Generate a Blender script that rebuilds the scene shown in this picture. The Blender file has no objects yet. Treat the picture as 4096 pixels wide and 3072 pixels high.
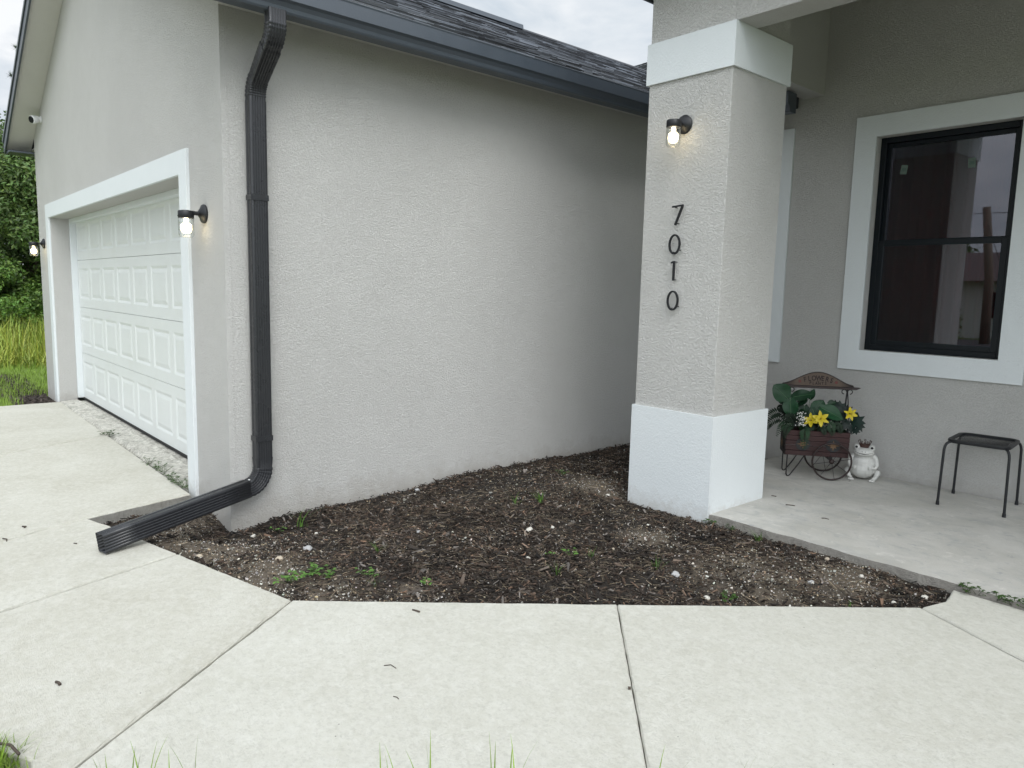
import bpy, bmesh, math, random
import numpy as np
from mathutils import Vector, Matrix
random.seed(7); rng = np.random.default_rng(7)
S = bpy.context.scene
R = math.radians
# ------------------------------------------------------------------ camera
def make_camera():
    a, t, r = R(48.939), R(-7.236), R(1.364)
    F = Vector((-math.sin(a)*math.cos(t), math.cos(a)*math.cos(t), math.sin(t)))
    Rt = Vector((math.cos(a), math.sin(a), 0)); U = Rt.cross(F)
    R2 = Rt*math.cos(r) + U*math.sin(r); U2 = -Rt*math.sin(r) + U*math.cos(r)
    M = Matrix((( R2.x, U2.x, -F.x, 0), (R2.y, U2.y, -F.y, 0), (R2.z, U2.z, -F.z, 1.367), (0, 0, 0, 1)))
    cd = bpy.data.cameras.new('camera'); cd.sensor_width = 36; cd.lens = 36*2930/4096
    cd.clip_start = 0.05; cd.clip_end = 2000
    c = bpy.data.objects.new('camera', cd); S.collection.objects.link(c); c.matrix_world = M
    S.camera = c
make_camera()
# ------------------------------------------------------------------ sky, sun, exposure
SUN_EL, SUN_AZ = 48, 111      # azimuth clockwise from +Y
def make_world():
    w = bpy.data.worlds.new('World'); S.world = w; w.use_nodes = True
    N, L = w.node_tree.nodes, w.node_tree.links
    N.clear()
    out = N.new('ShaderNodeOutputWorld'); bg = N.new('ShaderNodeBackground')
    sky = N.new('ShaderNodeTexSky'); sky.sky_type = 'NISHITA'; sky.sun_disc = False
    sky.sun_elevation = R(SUN_EL); sky.sun_rotation = R(SUN_AZ); sky.dust_density = 2.0
    tc = N.new('ShaderNodeTexCoord'); mp = N.new('ShaderNodeMapping'); mp.inputs['Scale'].default_value = (1, 1, 2.2)
    n1 = N.new('ShaderNodeTexNoise'); n1.inputs['Scale'].default_value = 3.2; n1.inputs['Detail'].default_value = 9; n1.inputs['Roughness'].default_value = .58
    n1.inputs['Distortion'].default_value = .4
    cov = N.new('ShaderNodeValToRGB'); cov.color_ramp.elements[0].position = .27; cov.color_ramp.elements[0].color = (.35, .35, .35, 1); cov.color_ramp.elements[1].position = .42; cov.color_ramp.elements[1].color = (.97, .97, .97, 1)
    n2 = N.new('ShaderNodeTexNoise'); n2.inputs['Scale'].default_value = 4.5; n2.inputs['Detail'].default_value = 8; n2.inputs['Roughness'].default_value = .55; n2.inputs['Distortion'].default_value = .3
    cc = N.new('ShaderNodeValToRGB'); cc.color_ramp.elements[0].position = .34; cc.color_ramp.elements[0].color = (.56, .65, .74, 1)
    cc.color_ramp.elements[1].position = .62; cc.color_ramp.elements[1].color = (.98, 1.0, 1.02, 1)
    mul = N.new('ShaderNodeVectorMath'); mul.operation = 'SCALE'; mul.inputs['Scale'].default_value = 10.2
    mix = N.new('ShaderNodeMixRGB')
    L.new(tc.outputs['Generated'], mp.inputs['Vector'])
    L.new(mp.outputs['Vector'], n1.inputs['Vector']); L.new(mp.outputs['Vector'], n2.inputs['Vector'])
    L.new(n1.outputs['Fac'], cov.inputs['Fac']); L.new(n2.outputs['Fac'], cc.inputs['Fac'])
    L.new(cc.outputs['Color'], mul.inputs[0]); L.new(mul.outputs['Vector'], mix.inputs['Color2'])
    L.new(sky.outputs['Color'], mix.inputs['Color1']); L.new(cov.outputs['Color'], mix.inputs['Fac'])
    az, el = R(SUN_AZ), R(SUN_EL)
    dt = N.new('ShaderNodeVectorMath'); dt.operation = 'DOT_PRODUCT'; dt.inputs[1].default_value = (math.sin(az)*math.cos(el), math.cos(az)*math.cos(el), math.sin(el))
    nm = N.new('ShaderNodeVectorMath'); nm.operation = 'NORMALIZE'; L.new(tc.outputs['Generated'], nm.inputs[0]); L.new(nm.outputs['Vector'], dt.inputs[0])
    mr = N.new('ShaderNodeMapRange'); mr.interpolation_type = 'SMOOTHSTEP'; mr.inputs['From Min'].default_value = .1; mr.inputs['From Max'].default_value = 1.0; mr.inputs['To Min'].default_value = 1.0; mr.inputs['To Max'].default_value = 2.6
    L.new(dt.outputs['Value'], mr.inputs['Value'])
    gl = N.new('ShaderNodeVectorMath'); gl.operation = 'SCALE'; L.new(mix.outputs['Color'], gl.inputs[0]); L.new(mr.outputs['Result'], gl.inputs['Scale'])
    L.new(gl.outputs['Vector'], bg.inputs['Color']); bg.inputs['Strength'].default_value = 0.05
    L.new(bg.outputs['Background'], out.inputs['Surface'])
make_world()
def make_sun():
    l = bpy.data.lights.new('sun', 'SUN'); l.energy = 1.0; l.angle = R(40); l.color = (1, .99, .965)
    o = bpy.data.objects.new('sun', l); S.collection.objects.link(o)
    az, el = R(SUN_AZ), R(SUN_EL)
    d = Vector((math.sin(az)*math.cos(el), math.cos(az)*math.cos(el), math.sin(el)))
    o.rotation_euler = d.to_track_quat('Z', 'Y').to_euler()
make_sun()
S.view_settings.view_transform = 'Standard'; S.view_settings.look = 'None'
S.view_settings.exposure = 0.98; S.view_settings.gamma = 1.0
S.render.engine = 'CYCLES'
S.cycles.max_bounces = 8; S.cycles.diffuse_bounces = 5; S.cycles.glossy_bounces = 4; S.cycles.transparent_max_bounces = 12
S.cycles.use_denoising = True
try: S.cycles.denoiser = 'OPENIMAGEDENOISE'
except Exception: pass
S.cycles.sample_clamp_indirect = 6
# ------------------------------------------------------------------ mesh helpers
class MB:
    def __init__(s): s.v = []; s.f = []; s.c = []; s.col = None
    def add(s, vs, fs, col=None):
        n = len(s.v); s.v.extend([tuple(p) for p in vs])
        for f in fs:
            s.f.append(tuple(i+n for i in f)); s.c.append(col if col is not None else (1, 1, 1))
        return s
    def box(s, x0, x1, y0, y1, z0, z1, col=None, M=None):
        vs = [(x, y, z) for z in (z0, z1) for y in (y0, y1) for x in (x0, x1)]
        if M is not None: vs = [tuple(M @ Vector(p)) for p in vs]
        return s.add(vs, [(0, 2, 3, 1), (4, 5, 7, 6), (0, 1, 5, 4), (2, 6, 7, 3), (0, 4, 6, 2), (1, 3, 7, 5)], col)
    def prism(s, pts, vec, col=None):
        n = len(pts); v = Vector(vec)
        vs = [tuple(p) for p in pts] + [tuple(Vector(p)+v) for p in pts]
        return s.add(vs, [tuple(range(n))[::-1], tuple(range(n, 2*n))] + [(i, (i+1) % n, (i+1) % n+n, i+n) for i in range(n)], col)
    def tube(s, pts, r, n=8, col=None, cap=True, closed=False):
        P = [Vector(p) for p in pts]; m = len(P)
        rs = r if hasattr(r, '__len__') else [r]*m
        up = None; rings = []
        for i in range(m):
            if closed: T = (P[(i+1) % m]-P[i-1]).normalized()
            else: T = (P[min(i+1, m-1)]-P[max(i-1, 0)]).normalized()
            if up is None:
                up = Vector((0, 0, 1)) if abs(T.z) < .9 else Vector((1, 0, 0))
            A = (up-T*up.dot(T)).normalized(); B = T.cross(A); up = A
            rings.append([tuple(P[i]+(A*math.cos(2*math.pi*k/n)+B*math.sin(2*math.pi*k/n))*rs[i]) for k in range(n)])
        vs = [p for ring in rings for p in ring]; fs = []
        for i in range(m if closed else m-1):
            j = (i+1) % m
            for k in range(n): fs.append((i*n+k, i*n+(k+1) % n, j*n+(k+1) % n, j*n+k))
        if cap and not closed: fs += [tuple(range(n))[::-1], tuple(range((m-1)*n, m*n))]
        return s.add(vs, fs, col)
    def lathe(s, prof, n=24, origin=(0, 0, 0), axis='Z', col=None, capends=True):
        vs = []; fs = []; O = Vector(origin)
        for r, h in prof:
            for k in range(n):
                a = 2*math.pi*k/n; x, y = r*math.cos(a), r*math.sin(a)
                p = {'Z': (x, y, h), 'Y': (x, h, -y), 'X': (h, x, y)}[axis] if not isinstance(axis, Matrix) else tuple(axis @ Vector((x, y, h)))
                vs.append(tuple(O+Vector(p)))
        m = len(prof)
        for i in range(m-1):
            for k in range(n): fs.append((i*n+k, i*n+(k+1) % n, (i+1)*n+(k+1) % n, (i+1)*n+k))
        if capends: fs += [tuple(range(n))[::-1], tuple(range((m-1)*n, m*n))]
        return s.add(vs, fs, col)
    def ell(s, c, r, n=16, m=10, M=None, col=None):
        vs = [(0, 0, -1)]; fs = []
        for i in range(1, m):
            t = math.pi*i/m
            for k in range(n): vs.append((math.sin(t)*math.cos(2*math.pi*k/n), math.sin(t)*math.sin(2*math.pi*k/n), -math.cos(t)))
        vs.append((0, 0, 1))
        for k in range(n): fs.append((0, 1+(k+1) % n, 1+k))
        for i in range(m-2):
            for k in range(n): fs.append((1+i*n+k, 1+i*n+(k+1) % n, 1+(i+1)*n+(k+1) % n, 1+(i+1)*n+k))
        b = 1+(m-2)*n
        for k in range(n): fs.append((b+k, b+(k+1) % n, len(vs)-1))
        out = []
        for p in vs:
            q = Vector((p[0]*r[0], p[1]*r[1], p[2]*r[2]))
            if M is not None: q = M @ q
            out.append(tuple(q+Vector(c)))
        return s.add(out, fs, col)
def mesh_from(name, mb, smooth=False, colors=False):
    me = bpy.data.meshes.new(name); me.from_pydata(mb.v, [], mb.f)
    if colors:
        at = me.color_attributes.new('tone', 'FLOAT_COLOR', 'CORNER')
        arr = np.ones((len(me.loops), 4), np.float32); i = 0
        cnt = np.array([len(f) for f in mb.f]); arr[:, :3] = np.repeat(np.array(mb.c, np.float32), cnt, axis=0)
        at.data.foreach_set('color', arr.ravel())
    if smooth: me.polygons.foreach_set('use_smooth', [True]*len(me.polygons))
    me.update(); return me
def fixn(me):
    bm = bmesh.new(); bm.from_mesh(me); bmesh.ops.recalc_face_normals(bm, faces=bm.faces); bm.to_mesh(me); bm.free()
def obj(name, mb, mat, parent=None, label=None, cat=None, group=None, kind=None, smooth=False, colors=False, bevel=0, world=False, normals=True, angle=None):
    me = mesh_from(name, mb, smooth, colors) if isinstance(mb, MB) else mb
    if normals: fixn(me)
    if smooth and angle:
        try: me.set_sharp_from_angle(angle=R(angle))
        except Exception: pass
    if mat: me.materials.append(mat)
    o = bpy.data.objects.new(name, me); S.collection.objects.link(o)
    if parent:
        o.parent = parent
        if world: o.matrix_parent_inverse = parent_mw(parent).inverted()
    if bevel:
        b = o.modifiers.new('bevel', 'BEVEL'); b.width = bevel; b.segments = 2; b.limit_method = 'ANGLE'; b.angle_limit = R(40)
    tag(o, label, cat, group, kind); return o
def parent_mw(p):
    M = Matrix.LocRotScale(p.location, p.rotation_euler, p.scale)
    if p.parent: M = parent_mw(p.parent) @ p.matrix_parent_inverse @ M
    return M
def tag(o, label=None, cat=None, group=None, kind=None):
    if label: o['label'] = label
    if cat: o['category'] = cat
    if group: o['group'] = group
    if kind: o['kind'] = kind
def thing(name, label, cat, loc=(0, 0, 0), rz=0, group=None, parent=None):
    o = bpy.data.objects.new(name, None); S.collection.objects.link(o); o.empty_display_size = .1
    o.location = loc; o.rotation_euler = (0, 0, rz); tag(o, label, cat, group)
    return o
def copy_tree(o, parent=None):
    c = o.copy(); S.collection.objects.link(c)
    if parent: c.parent = parent
    for ch in list(bpy.data.objects):
        if ch.parent == o: copy_tree(ch, c)
    return c
# ------------------------------------------------------------------ material helpers
class NT:
    def __init__(s, name):
        s.m = bpy.data.materials.new(name); s.m.use_nodes = True; s.N = s.m.node_tree.nodes; s.L = s.m.node_tree.links
        s.b = s.N['Principled BSDF']; s.out = s.N['Material Output']; s._tc = None
    def co(s, scale=(1, 1, 1), rot=(0, 0, 0)):
        if not s._tc: s._tc = s.N.new('ShaderNodeTexCoord')
        if scale == (1, 1, 1) and rot == (0, 0, 0): return s._tc.outputs['Object']
        mp = s.N.new('ShaderNodeMapping'); mp.inputs['Scale'].default_value = scale; mp.inputs['Rotation'].default_value = rot
        s.L.new(s._tc.outputs['Object'], mp.inputs['Vector']); return mp.outputs['Vector']
    def noise(s, sc, det=4, ro=.5, dist=0, vec=None):
        n = s.N.new('ShaderNodeTexNoise'); n.inputs['Scale'].default_value = sc; n.inputs['Detail'].default_value = det
        n.inputs['Roughness'].default_value = ro; n.inputs['Distortion'].default_value = dist
        s.L.new(vec or s.co(), n.inputs['Vector']); return n.outputs['Fac']
    def voro(s, sc, feat='F1', vec=None, out='Distance', rnd=1):
        n = s.N.new('ShaderNodeTexVoronoi'); n.inputs['Scale'].default_value = sc; n.feature = feat; n.inputs['Randomness'].default_value = rnd
        s.L.new(vec or s.co(), n.inputs['Vector']); return n.outputs[out]
    def ramp(s, fac, *stops, interp='LINEAR'):
        n = s.N.new('ShaderNodeValToRGB'); cr = n.color_ramp; cr.interpolation = interp
        while len(cr.elements) < len(stops): cr.elements.new(.5)
        for e, (p, c) in zip(cr.elements, stops):
            e.position = p; e.color = (c, c, c, 1) if not hasattr(c, '__len__') else (*c[:3], 1)
        s.L.new(fac, n.inputs['Fac']); return n.outputs['Color']
    def mix(s, f, a, b, mode='MIX'):
        n = s.N.new('ShaderNodeMixRGB'); n.blend_type = mode
        for i, x in ((0, f), (1, a), (2, b)):
            if isinstance(x, bpy.types.NodeSocket): s.L.new(x, n.inputs[i])
            elif i == 0: n.inputs[0].default_value = x
            else: n.inputs[i].default_value = (*x[:3], 1) if hasattr(x, '__len__') else (x, x, x, 1)
        return n.outputs['Color']
    def math(s, op, a, b=0.0):
        n = s.N.new('ShaderNodeMath'); n.operation = op
        for i, x in ((0, a), (1, b)):
            if isinstance(x, bpy.types.NodeSocket): s.L.new(x, n.inputs[i])
            else: n.inputs[i].default_value = x
        return n.outputs[0]
    def base(s, c):
        if isinstance(c, bpy.types.NodeSocket): s.L.new(c, s.b.inputs['Base Color'])
        else: s.b.inputs['Base Color'].default_value = (*c, 1)
        return s
    def rough(s, r):
        if isinstance(r, bpy.types.NodeSocket): s.L.new(r, s.b.inputs['Roughness'])
        else: s.b.inputs['Roughness'].default_value = r
        return s
    def bump(s, h, dist=.01, strength=1.0):
        n = s.N.new('ShaderNodeBump'); n.inputs['Distance'].default_value = dist; n.inputs['Strength'].default_value = strength
        s.L.new(h, n.inputs['Height']); s.L.new(n.outputs['Normal'], s.b.inputs['Normal']); return s
    def set(s, **k):
        for a, v in k.items(): s.b.inputs[a.replace('_', ' ')].default_value = v
        return s
    def attr(s, name='tone'):
        n = s.N.new('ShaderNodeAttribute'); n.attribute_name = name; return n.outputs['Color']
def plain(name, col, rough=.5, metal=0, var=.12, sc=30, bump=0.0, spec=.5):
    t = NT(name); n = t.noise(sc, 4, .6)
    t.base(t.mix(n, tuple(c*(1-var) for c in col), tuple(min(1, c*(1+var)) for c in col))).rough(rough).set(Metallic=metal)
    t.b.inputs['Specular IOR Level'].default_value = spec
    if bump: t.bump(t.noise(sc*2, 5, .6), bump)
    return t.m
def stucco(name, col, bump=.0050, k=1.2):
    t = NT(name)
    big = t.noise(1.1, 4, .55); mid = t.noise(9, 4, .6)
    c = t.mix(t.ramp(big, (.3, 0), (.7, 1)), tuple(x*.955 for x in col), tuple(x*1.03 for x in col))
    c = t.mix(t.math('MULTIPLY', t.ramp(mid, (.45, 0), (.75, 1)), .35), c, tuple(x*.93 for x in col))
    # knock-down plaster: worm-like ridges from warped cells, over a finer sand grain
    wr = t.N.new('ShaderNodeTexNoise'); wr.inputs['Scale'].default_value = 60*k; wr.inputs['Detail'].default_value = 3
    t.L.new(t.co(), wr.inputs['Vector'])
    va = t.N.new('ShaderNodeVectorMath'); va.operation = 'MULTIPLY_ADD'
    t.L.new(wr.outputs['Color'], va.inputs[0]); va.inputs[1].default_value = (.022, .022, .022); t.L.new(t.co(), va.inputs[2])
    n1 = t.noise(105*k, 4, .6, .5, va.outputs['Vector']); n2 = t.noise(240, 3, .6)
    ridges = t.ramp(n1, (.36, 0), (.50, .6), (.64, 1))
    h = t.math('ADD', ridges, t.math('MULTIPLY', n2, .35))
    pit = t.ramp(n1, (.34, 1), (.43, 0))
    c = t.mix(t.math('MULTIPLY', pit, .20), c, tuple(x*.72 for x in col))
    # splashed soil and handling marks low on the wall
    sx = t.N.new('ShaderNodeSeparateXYZ'); t.L.new(t.co(), sx.inputs[0])
    low = t.ramp(t.math('ADD', t.math('MULTIPLY', sx.outputs[2], 2.2), t.math('MULTIPLY', t.noise(11, 6, .7, .5), .8)), (.22, 1), (.62, 0))
    c = t.mix(t.math('MULTIPLY', low, .36), c, (.30, .26, .21))
    sp = t.ramp(t.noise(3.2, 8, .72, 1.4), (.66, 0), (.76, 1)); c = t.mix(t.math('MULTIPLY', sp, .10), c, (.35, .33, .30))
    t.base(c).rough(.92).bump(h, bump); t.b.inputs['Specular IOR Level'].default_value = .25
    return t.m
WALL = (.600, .594, .570)
M_wall = stucco('stucco_greige', WALL)
M_colwall = stucco('stucco_greige_coarse', WALL, .0058, .85)
M_soffit = stucco('stucco_soffit', (.62, .61, .575), .003)
def trim_mat():
    t = NT('white_trim'); n = t.noise(3, 4, .6); n2 = t.noise(90, 4, .6)
    dirt = t.ramp(t.noise(14, 6, .7, 1.5), (.60, 0), (.78, 1))
    c = t.mix(n, (.63, .665, .675), (.68, .715, .725)); c = t.mix(t.math('MULTIPLY', dirt, .14), c, (.42, .41, .38))
    sx = t.N.new('ShaderNodeSeparateXYZ'); t.L.new(t.co(), sx.inputs[0])
    low = t.ramp(t.math('ADD', t.math('MULTIPLY', sx.outputs[2], 2.5), t.math('MULTIPLY', t.noise(16, 7, .72, .8), .9)), (.20, 1), (.60, 0))
    c = t.mix(t.math('MULTIPLY', low, .45), c, (.33, .29, .24))
    t.base(c).rough(.7).bump(n2, .0025); return t.m
M_trim = trim_mat()
def concrete(name, a, b, c3, blot=1.0, bump=.004):
    t = NT(name)
    n = t.noise(1.6, 6, .6, .5); m = t.noise(24, 7, .74, .5, t.co((1, 1.25, 1), (0, 0, R(50)))); f = t.noise(140, 5, .7); g = t.noise(55, 4, .7)
    col = t.mix(t.ramp(n, (.32, 0), (.68, 1)), a, b)
    col = t.mix(t.math('MULTIPLY', t.ramp(m, (.42, 0), (.66, 1)), .55*blot), col, c3)
    col = t.mix(t.math('MULTIPLY', t.ramp(g, (.35, 1), (.5, 0)), .22), col, tuple(x*.6 for x in a))
    col = t.mix(t.math('MULTIPLY', t.ramp(f, (.30, 1), (.44, 0)), .35), col, tuple(x*.6 for x in a))
    v = t.voro(8.0); pit = t.ramp(v, (.014, 1), (.026, 0))
    col = t.mix(t.math('MULTIPLY', pit, .8), col, (.05, .045, .04))
    br = t.noise(60, 3, .6, 0, t.co((1, 12, 1), (0, 0, R(39))))
    h = t.math('ADD', f, t.math('MULTIPLY', br, .8))
    t.base(col).rough(.85).bump(h, bump); t.b.inputs['Specular IOR Level'].default_value = .3
    return t.m
M_walk = concrete('walk_concrete', (.50, .49, .425), (.57, .562, .50), (.64, .633, .58), 1.1)
M_drive = concrete('drive_concrete', (.46, .445, .375), (.55, .54, .475), (.64, .63, .58), .95)
M_edge = concrete('cut_edge_concrete', (.28, .27, .245), (.38, .37, .335), (.46, .45, .41), .8, .012)
def porch_mat():
    t = NT('porch_concrete')
    n = t.noise(2.4, 6, .62, .6); p = t.noise(5.5, 8, .68, .8, t.co((1, 1.5, 1), (0, 0, R(-38)))); f = t.noise(110, 4, .7)
    col = t.mix(t.ramp(n, (.35, 0), (.65, 1)), (.40, .39, .355), (.50, .49, .455))
    col = t.mix(t.math('MULTIPLY', t.ramp(p, (.50, 0), (.64, 1)), .45), col, (.31, .315, .31))
    q = t.noise(13, 7, .7, .5, t.co((1, 1.7, 1), (0, 0, R(-38))))
    col = t.mix(t.math('MULTIPLY', t.ramp(q, (.60, 0), (.635, 1)), .6), col, (.29, .30, .31))
    w = t.noise(8, 7, .7, 1.2, t.co((1, 1, 1)))
    col = t.mix(t.math('MULTIPLY', t.ramp(w, (.58, 0), (.70, 1)), .45), col, (.70, .68, .63))
    col = t.mix(t.math('MULTIPLY', t.ramp(f, (.32, 1), (.46, 0)), .2), col, (.2, .19, .18))
    t.base(col).rough(.78).bump(f, .003); return t.m
M_porch = porch_mat()
def apron_mat():
    t = NT('rough_apron_concrete')
    n = t.noise(18, 8, .72, 1.5, t.co((1.6, 1, 1))); f = t.noise(70, 5, .7)
    col = t.mix(t.ramp(n, (.36, 0), (.56, 1)), (.27, .255, .22), (.66, .645, .58))
    g = t.noise(6, 5, .6)
    col = t.mix(t.math('MULTIPLY', t.ramp(g, (.52, 0), (.64, 1)), .35), col, (.22, .23, .19))
    t.base(col).rough(.9).bump(t.math('ADD', n, t.math('MULTIPLY', f, .5)), .02); return t.m
M_apron = apron_mat()
def metal(name, col, rough=.35, spec=.5):
    t = NT(name); n = t.noise(6, 5, .6); f = t.noise(160, 3, .6)
    dust = t.ramp(t.noise(25, 6, .7), (.55, 0), (.8, 1))
    c = t.mix(n, tuple(x*.9 for x in col), tuple(x*1.1 for x in col)); c = t.mix(t.math('MULTIPLY', dust, .05), c, (.25, .25, .24))
    t.base(c).rough(t.ramp(n, (.3, rough-.04), (.7, rough+.07))).bump(f, .0006)
    t.b.inputs['Specular IOR Level'].default_value = spec; return t.m
M_bronze = metal('dark_bronze_aluminium', (.019, .020, .023), .27, .5)
M_gutter = metal('gutter_aluminium', (.046, .058, .074), .36, .7)
M_black = plain('black_powder_coat', (.005, .006, .008), .45, bump=.0005, sc=90)
M_frame = plain('black_window_frame', (.004, .007, .010), .42, sc=20, spec=.3)
# ------------------------------------------------------------------ geometry constants (metres)
YG, XG, XL = 1.569, -4.387, -10.577
CX0, CX1, CY0, CY1 = -3.179, -2.562, 3.889, 4.502
YB = 5.858
ZC = -.025        # top of drive and walk
RX, RZ, SL = -7.48, 4.70, .4985
# ------------------------------------------------------------------ ground
def soil_h(x, y):
    pts = np.array([(-4.39, 1.57, -.15), (-4.387, 1.98, -.095), (-4.387, 5.3, -.045), (-2.56, 3.89, -.055), (-3.19, 3.89, -.059), (-2.985, 1.326, -.05), (-2.06, 2.45, -.042), (-1.17, 3.54, -.045), (-4.18, 1.04, -.065), (-4.6, .94, -.088), (-4.85, 1.2, -.092), (-4.9, 1.45, -.108), (-3.3, 2.8, -.03), (-3.8, 5.5, -.04), (-3.8, 3.9, -.035), (-2, 3.3, -.045)])
    x = np.asarray(x, float); y = np.asarray(y, float)
    w = 1/(((x[..., None]-pts[:, 0])**2+(y[..., None]-pts[:, 1])**2+1e-3)**1.5)
    return (w*pts[:, 2]).sum(-1)/w.sum(-1)
def vnoise(x, y, sc, seed=0):
    g = np.random.default_rng(seed).random((64, 64)); x = np.asarray(x)*sc+100; y = np.asarray(y)*sc+100
    xi = np.floor(x).astype(int); yi = np.floor(y).astype(int); fx = x-xi; fy = y-yi; fx = fx*fx*(3-2*fx); fy = fy*fy*(3-2*fy)
    a = g[xi % 64, yi % 64]; b = g[(xi+1) % 64, yi % 64]; c = g[xi % 64, (yi+1) % 64]; d = g[(xi+1) % 64, (yi+1) % 64]
    return (a*(1-fx)+b*fx)*(1-fy)+(c*(1-fx)+d*fx)*fy
def soil_z(x, y):
    return soil_h(x, y)+(vnoise(x, y, 3.1, 1)-.5)*.020+(vnoise(x, y, 9, 2)-.5)*.014+(vnoise(x, y, 27, 3)-.5)*.007
def in_poly(x, y, poly):
    x = np.asarray(x); y = np.asarray(y); r = np.zeros(x.shape, bool); n = len(poly)
    for i in range(n):
        x1, y1 = poly[i]; x2, y2 = poly[(i+1) % n]
        c = ((y1 > y) != (y2 > y)) & (x < (x2-x1)*(y-y1)/((y2-y1) or 1e-12)+x1); r ^= c
    return r
W1, WJ, W3, W4 = (-2.985, 1.326), (-2.055, 2.452), (-1.17, 3.535), (-1.155, 3.885)
D1, D2, D3, D4 = (-4.18, 1.035), (-4.60, .935), (-4.80, .868), (-4.975, 1.515)
BED = [W1, WJ, W3, (-1.12, 3.70), W4, (-2.55, 3.90), (-2.56, 3.875), (-3.195, 3.875), (-3.195, YB), (XG, YB), (XG, YG), (-4.96, YG), D4, D3, D2, D1]
def sandy(x, y):
    s = np.zeros(np.shape(x))
    for cx, cy, r in ((-3.5, 3.95, .30), (-3.97, 1.33, .30), (-3.57, 1.40, .33), (-1.85, 3.30, .42), (-1.62, 3.66, .32), (-2.55, 3.35, .22), (-3.05, 1.5, .26), (-2.75, 1.82, .16), (-3.30, 1.35, .2), (-4.15, 1.22, .22), (-4.72, 1.28, .34), (-4.45, 1.15, .25)):
        s = np.maximum(s, np.clip(1.25-np.hypot(np.asarray(x)-cx, np.asarray(y)-cy)/r, 0, 1))
    return s*(.38+.95*vnoise(x, y, 7, 9))
def build_soil():
    st = .02; xs = np.arange(-5.15, -.95, st); ys = np.arange(.75, 5.95, st)
    X, Y = np.meshgrid(xs, ys, indexing='ij'); Z = soil_z(X, Y)
    Z = np.where((X < -4.9), np.minimum(Z, -.06), Z)
    Z = np.where(((X+2.985)*.777-(Y-1.326)*.63) > .03, -.14, Z)
    me = bpy.data.meshes.new('soil_bed'); nx, ny = X.shape
    V = np.stack([X.ravel(), Y.ravel(), Z.ravel()], 1)
    # stay inside (and a little beyond) the bed: the outer side of the walk is lawn
    ok = ((X[:-1, :-1]+2.985)*.777-(Y[:-1, :-1]-1.326)*.63) < .25
    i, j = np.nonzero(ok); a = i*ny+j
    F = np.stack([a, a+ny, a+ny+1, a+1], 1)
    me.from_pydata(V.tolist(), [], F.tolist())
    at = me.color_attributes.new('tone', 'FLOAT_COLOR', 'POINT'); s = np.clip(sandy(V[:, 0], V[:, 1]), 0, 1)
    arr = np.ones((len(V), 4), np.float32); arr[:, 0] = arr[:, 1] = arr[:, 2] = s; at.data.foreach_set('color', arr.ravel())
    me.polygons.foreach_set('use_smooth', [True]*len(me.polygons))
    t = NT('bed_soil'); f = t.noise(60, 6, .7); g = t.noise(230, 4, .7)
    dark = t.mix(f, (.012, .009, .007), (.040, .030, .022)); sand = t.mix(f, (.085, .066, .048), (.22, .18, .135))
    col = t.mix(t.ramp(t.mix(.5, t.attr(), f), (.30, 0), (.62, 1)), dark, sand)
    col = t.mix(t.math('MULTIPLY', t.ramp(g, (.64, 0), (.70, 1)), .6), col, (.45, .42, .36))
    t.base(col).rough(.95).bump(t.math('ADD', f, g), .015)
    obj('soil_bed', me, t.m, kind='structure', normals=False)
build_soil()
def slab(mb, poly, top, bot, wide={}):
    n = len(poly)
    P = [Vector((x, y)) for x, y in poly]
    wd = [wide.get(i, .0013) for i in range(n)]
    ar = sum(P[i].x*P[(i+1) % n].y-P[(i+1) % n].x*P[i].y for i in range(n))
    if ar < 0:
        P = P[::-1]; wd = [wd[(n-2-i) % n] for i in range(n)]
    def inset(d):
        out = []
        for i in range(n):
            a, b, c = P[i-1], P[i], P[(i+1) % n]
            e1 = (b-a).normalized(); e2 = (c-b).normalized(); n1 = Vector((-e1.y, e1.x)); n2 = Vector((-e2.y, e2.x))
            d1, d2 = wd[i-1]+d, wd[i]+d; det = n1.x*n2.y-n1.y*n2.x
            if abs(det) < .05: out.append(b+n1*((d1+d2)/2))
            else: out.append(b+Vector(((d1*n2.y-d2*n1.y)/det, (n1.x*d2-n2.x*d1)/det)))
        return out
    g = inset(0); h = inset(.005)
    def rag(ring, a):
        out = []
        for i in range(n):
            p, q = ring[i], ring[(i+1) % n]; m = max(1, min(60, int((q-p).length/.045))); e = (q-p).normalized(); nn = Vector((-e.y, e.x))
            for k in range(m): out.append(p.lerp(q, k/m)+(nn*random.uniform(-.2*a, a) if k else nn*0))
        return out
    g = rag(g, .0022); h = rag(h, .0040); n = len(g)
    if len(h) != n: h = [p+(Vector((0, 0))) for p in h][:n]+[h[-1]]*max(0, n-len(h))
    vs = [(p.x, p.y, bot) for p in g]+[(p.x, p.y, top-.007) for p in g]+[(p.x, p.y, top) for p in h]
    fs = [tuple(range(2*n, 3*n))]
    for i in range(n):
        j = (i+1) % n; fs += [(i, j, n+j, n+i), (n+i, n+j, 2*n+j, 2*n+i)]
    mb.add(vs, fs)
def lerp(a, b, t): return (a[0]+(b[0]-a[0])*t, a[1]+(b[1]-a[1])*t)
O2 = (-2.20, .235); O3 = (-1.135, 1.545); O4 = (.02, 2.975); O5 = (.60, 3.69)
E1 = (-2.40, .26); E2 = (-2.56, .17); E3 = (-2.95, -.25)
def on_line(a, b, y): t = (y-a[1])/(b[1]-a[1]); return lerp(a, b, t)
J1a = (-3.88, 1.108); J1b = on_line(J1a, (-3.62, .33), -.9)
J0b = on_line(D3, (-4.62, .42), -9)
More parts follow.
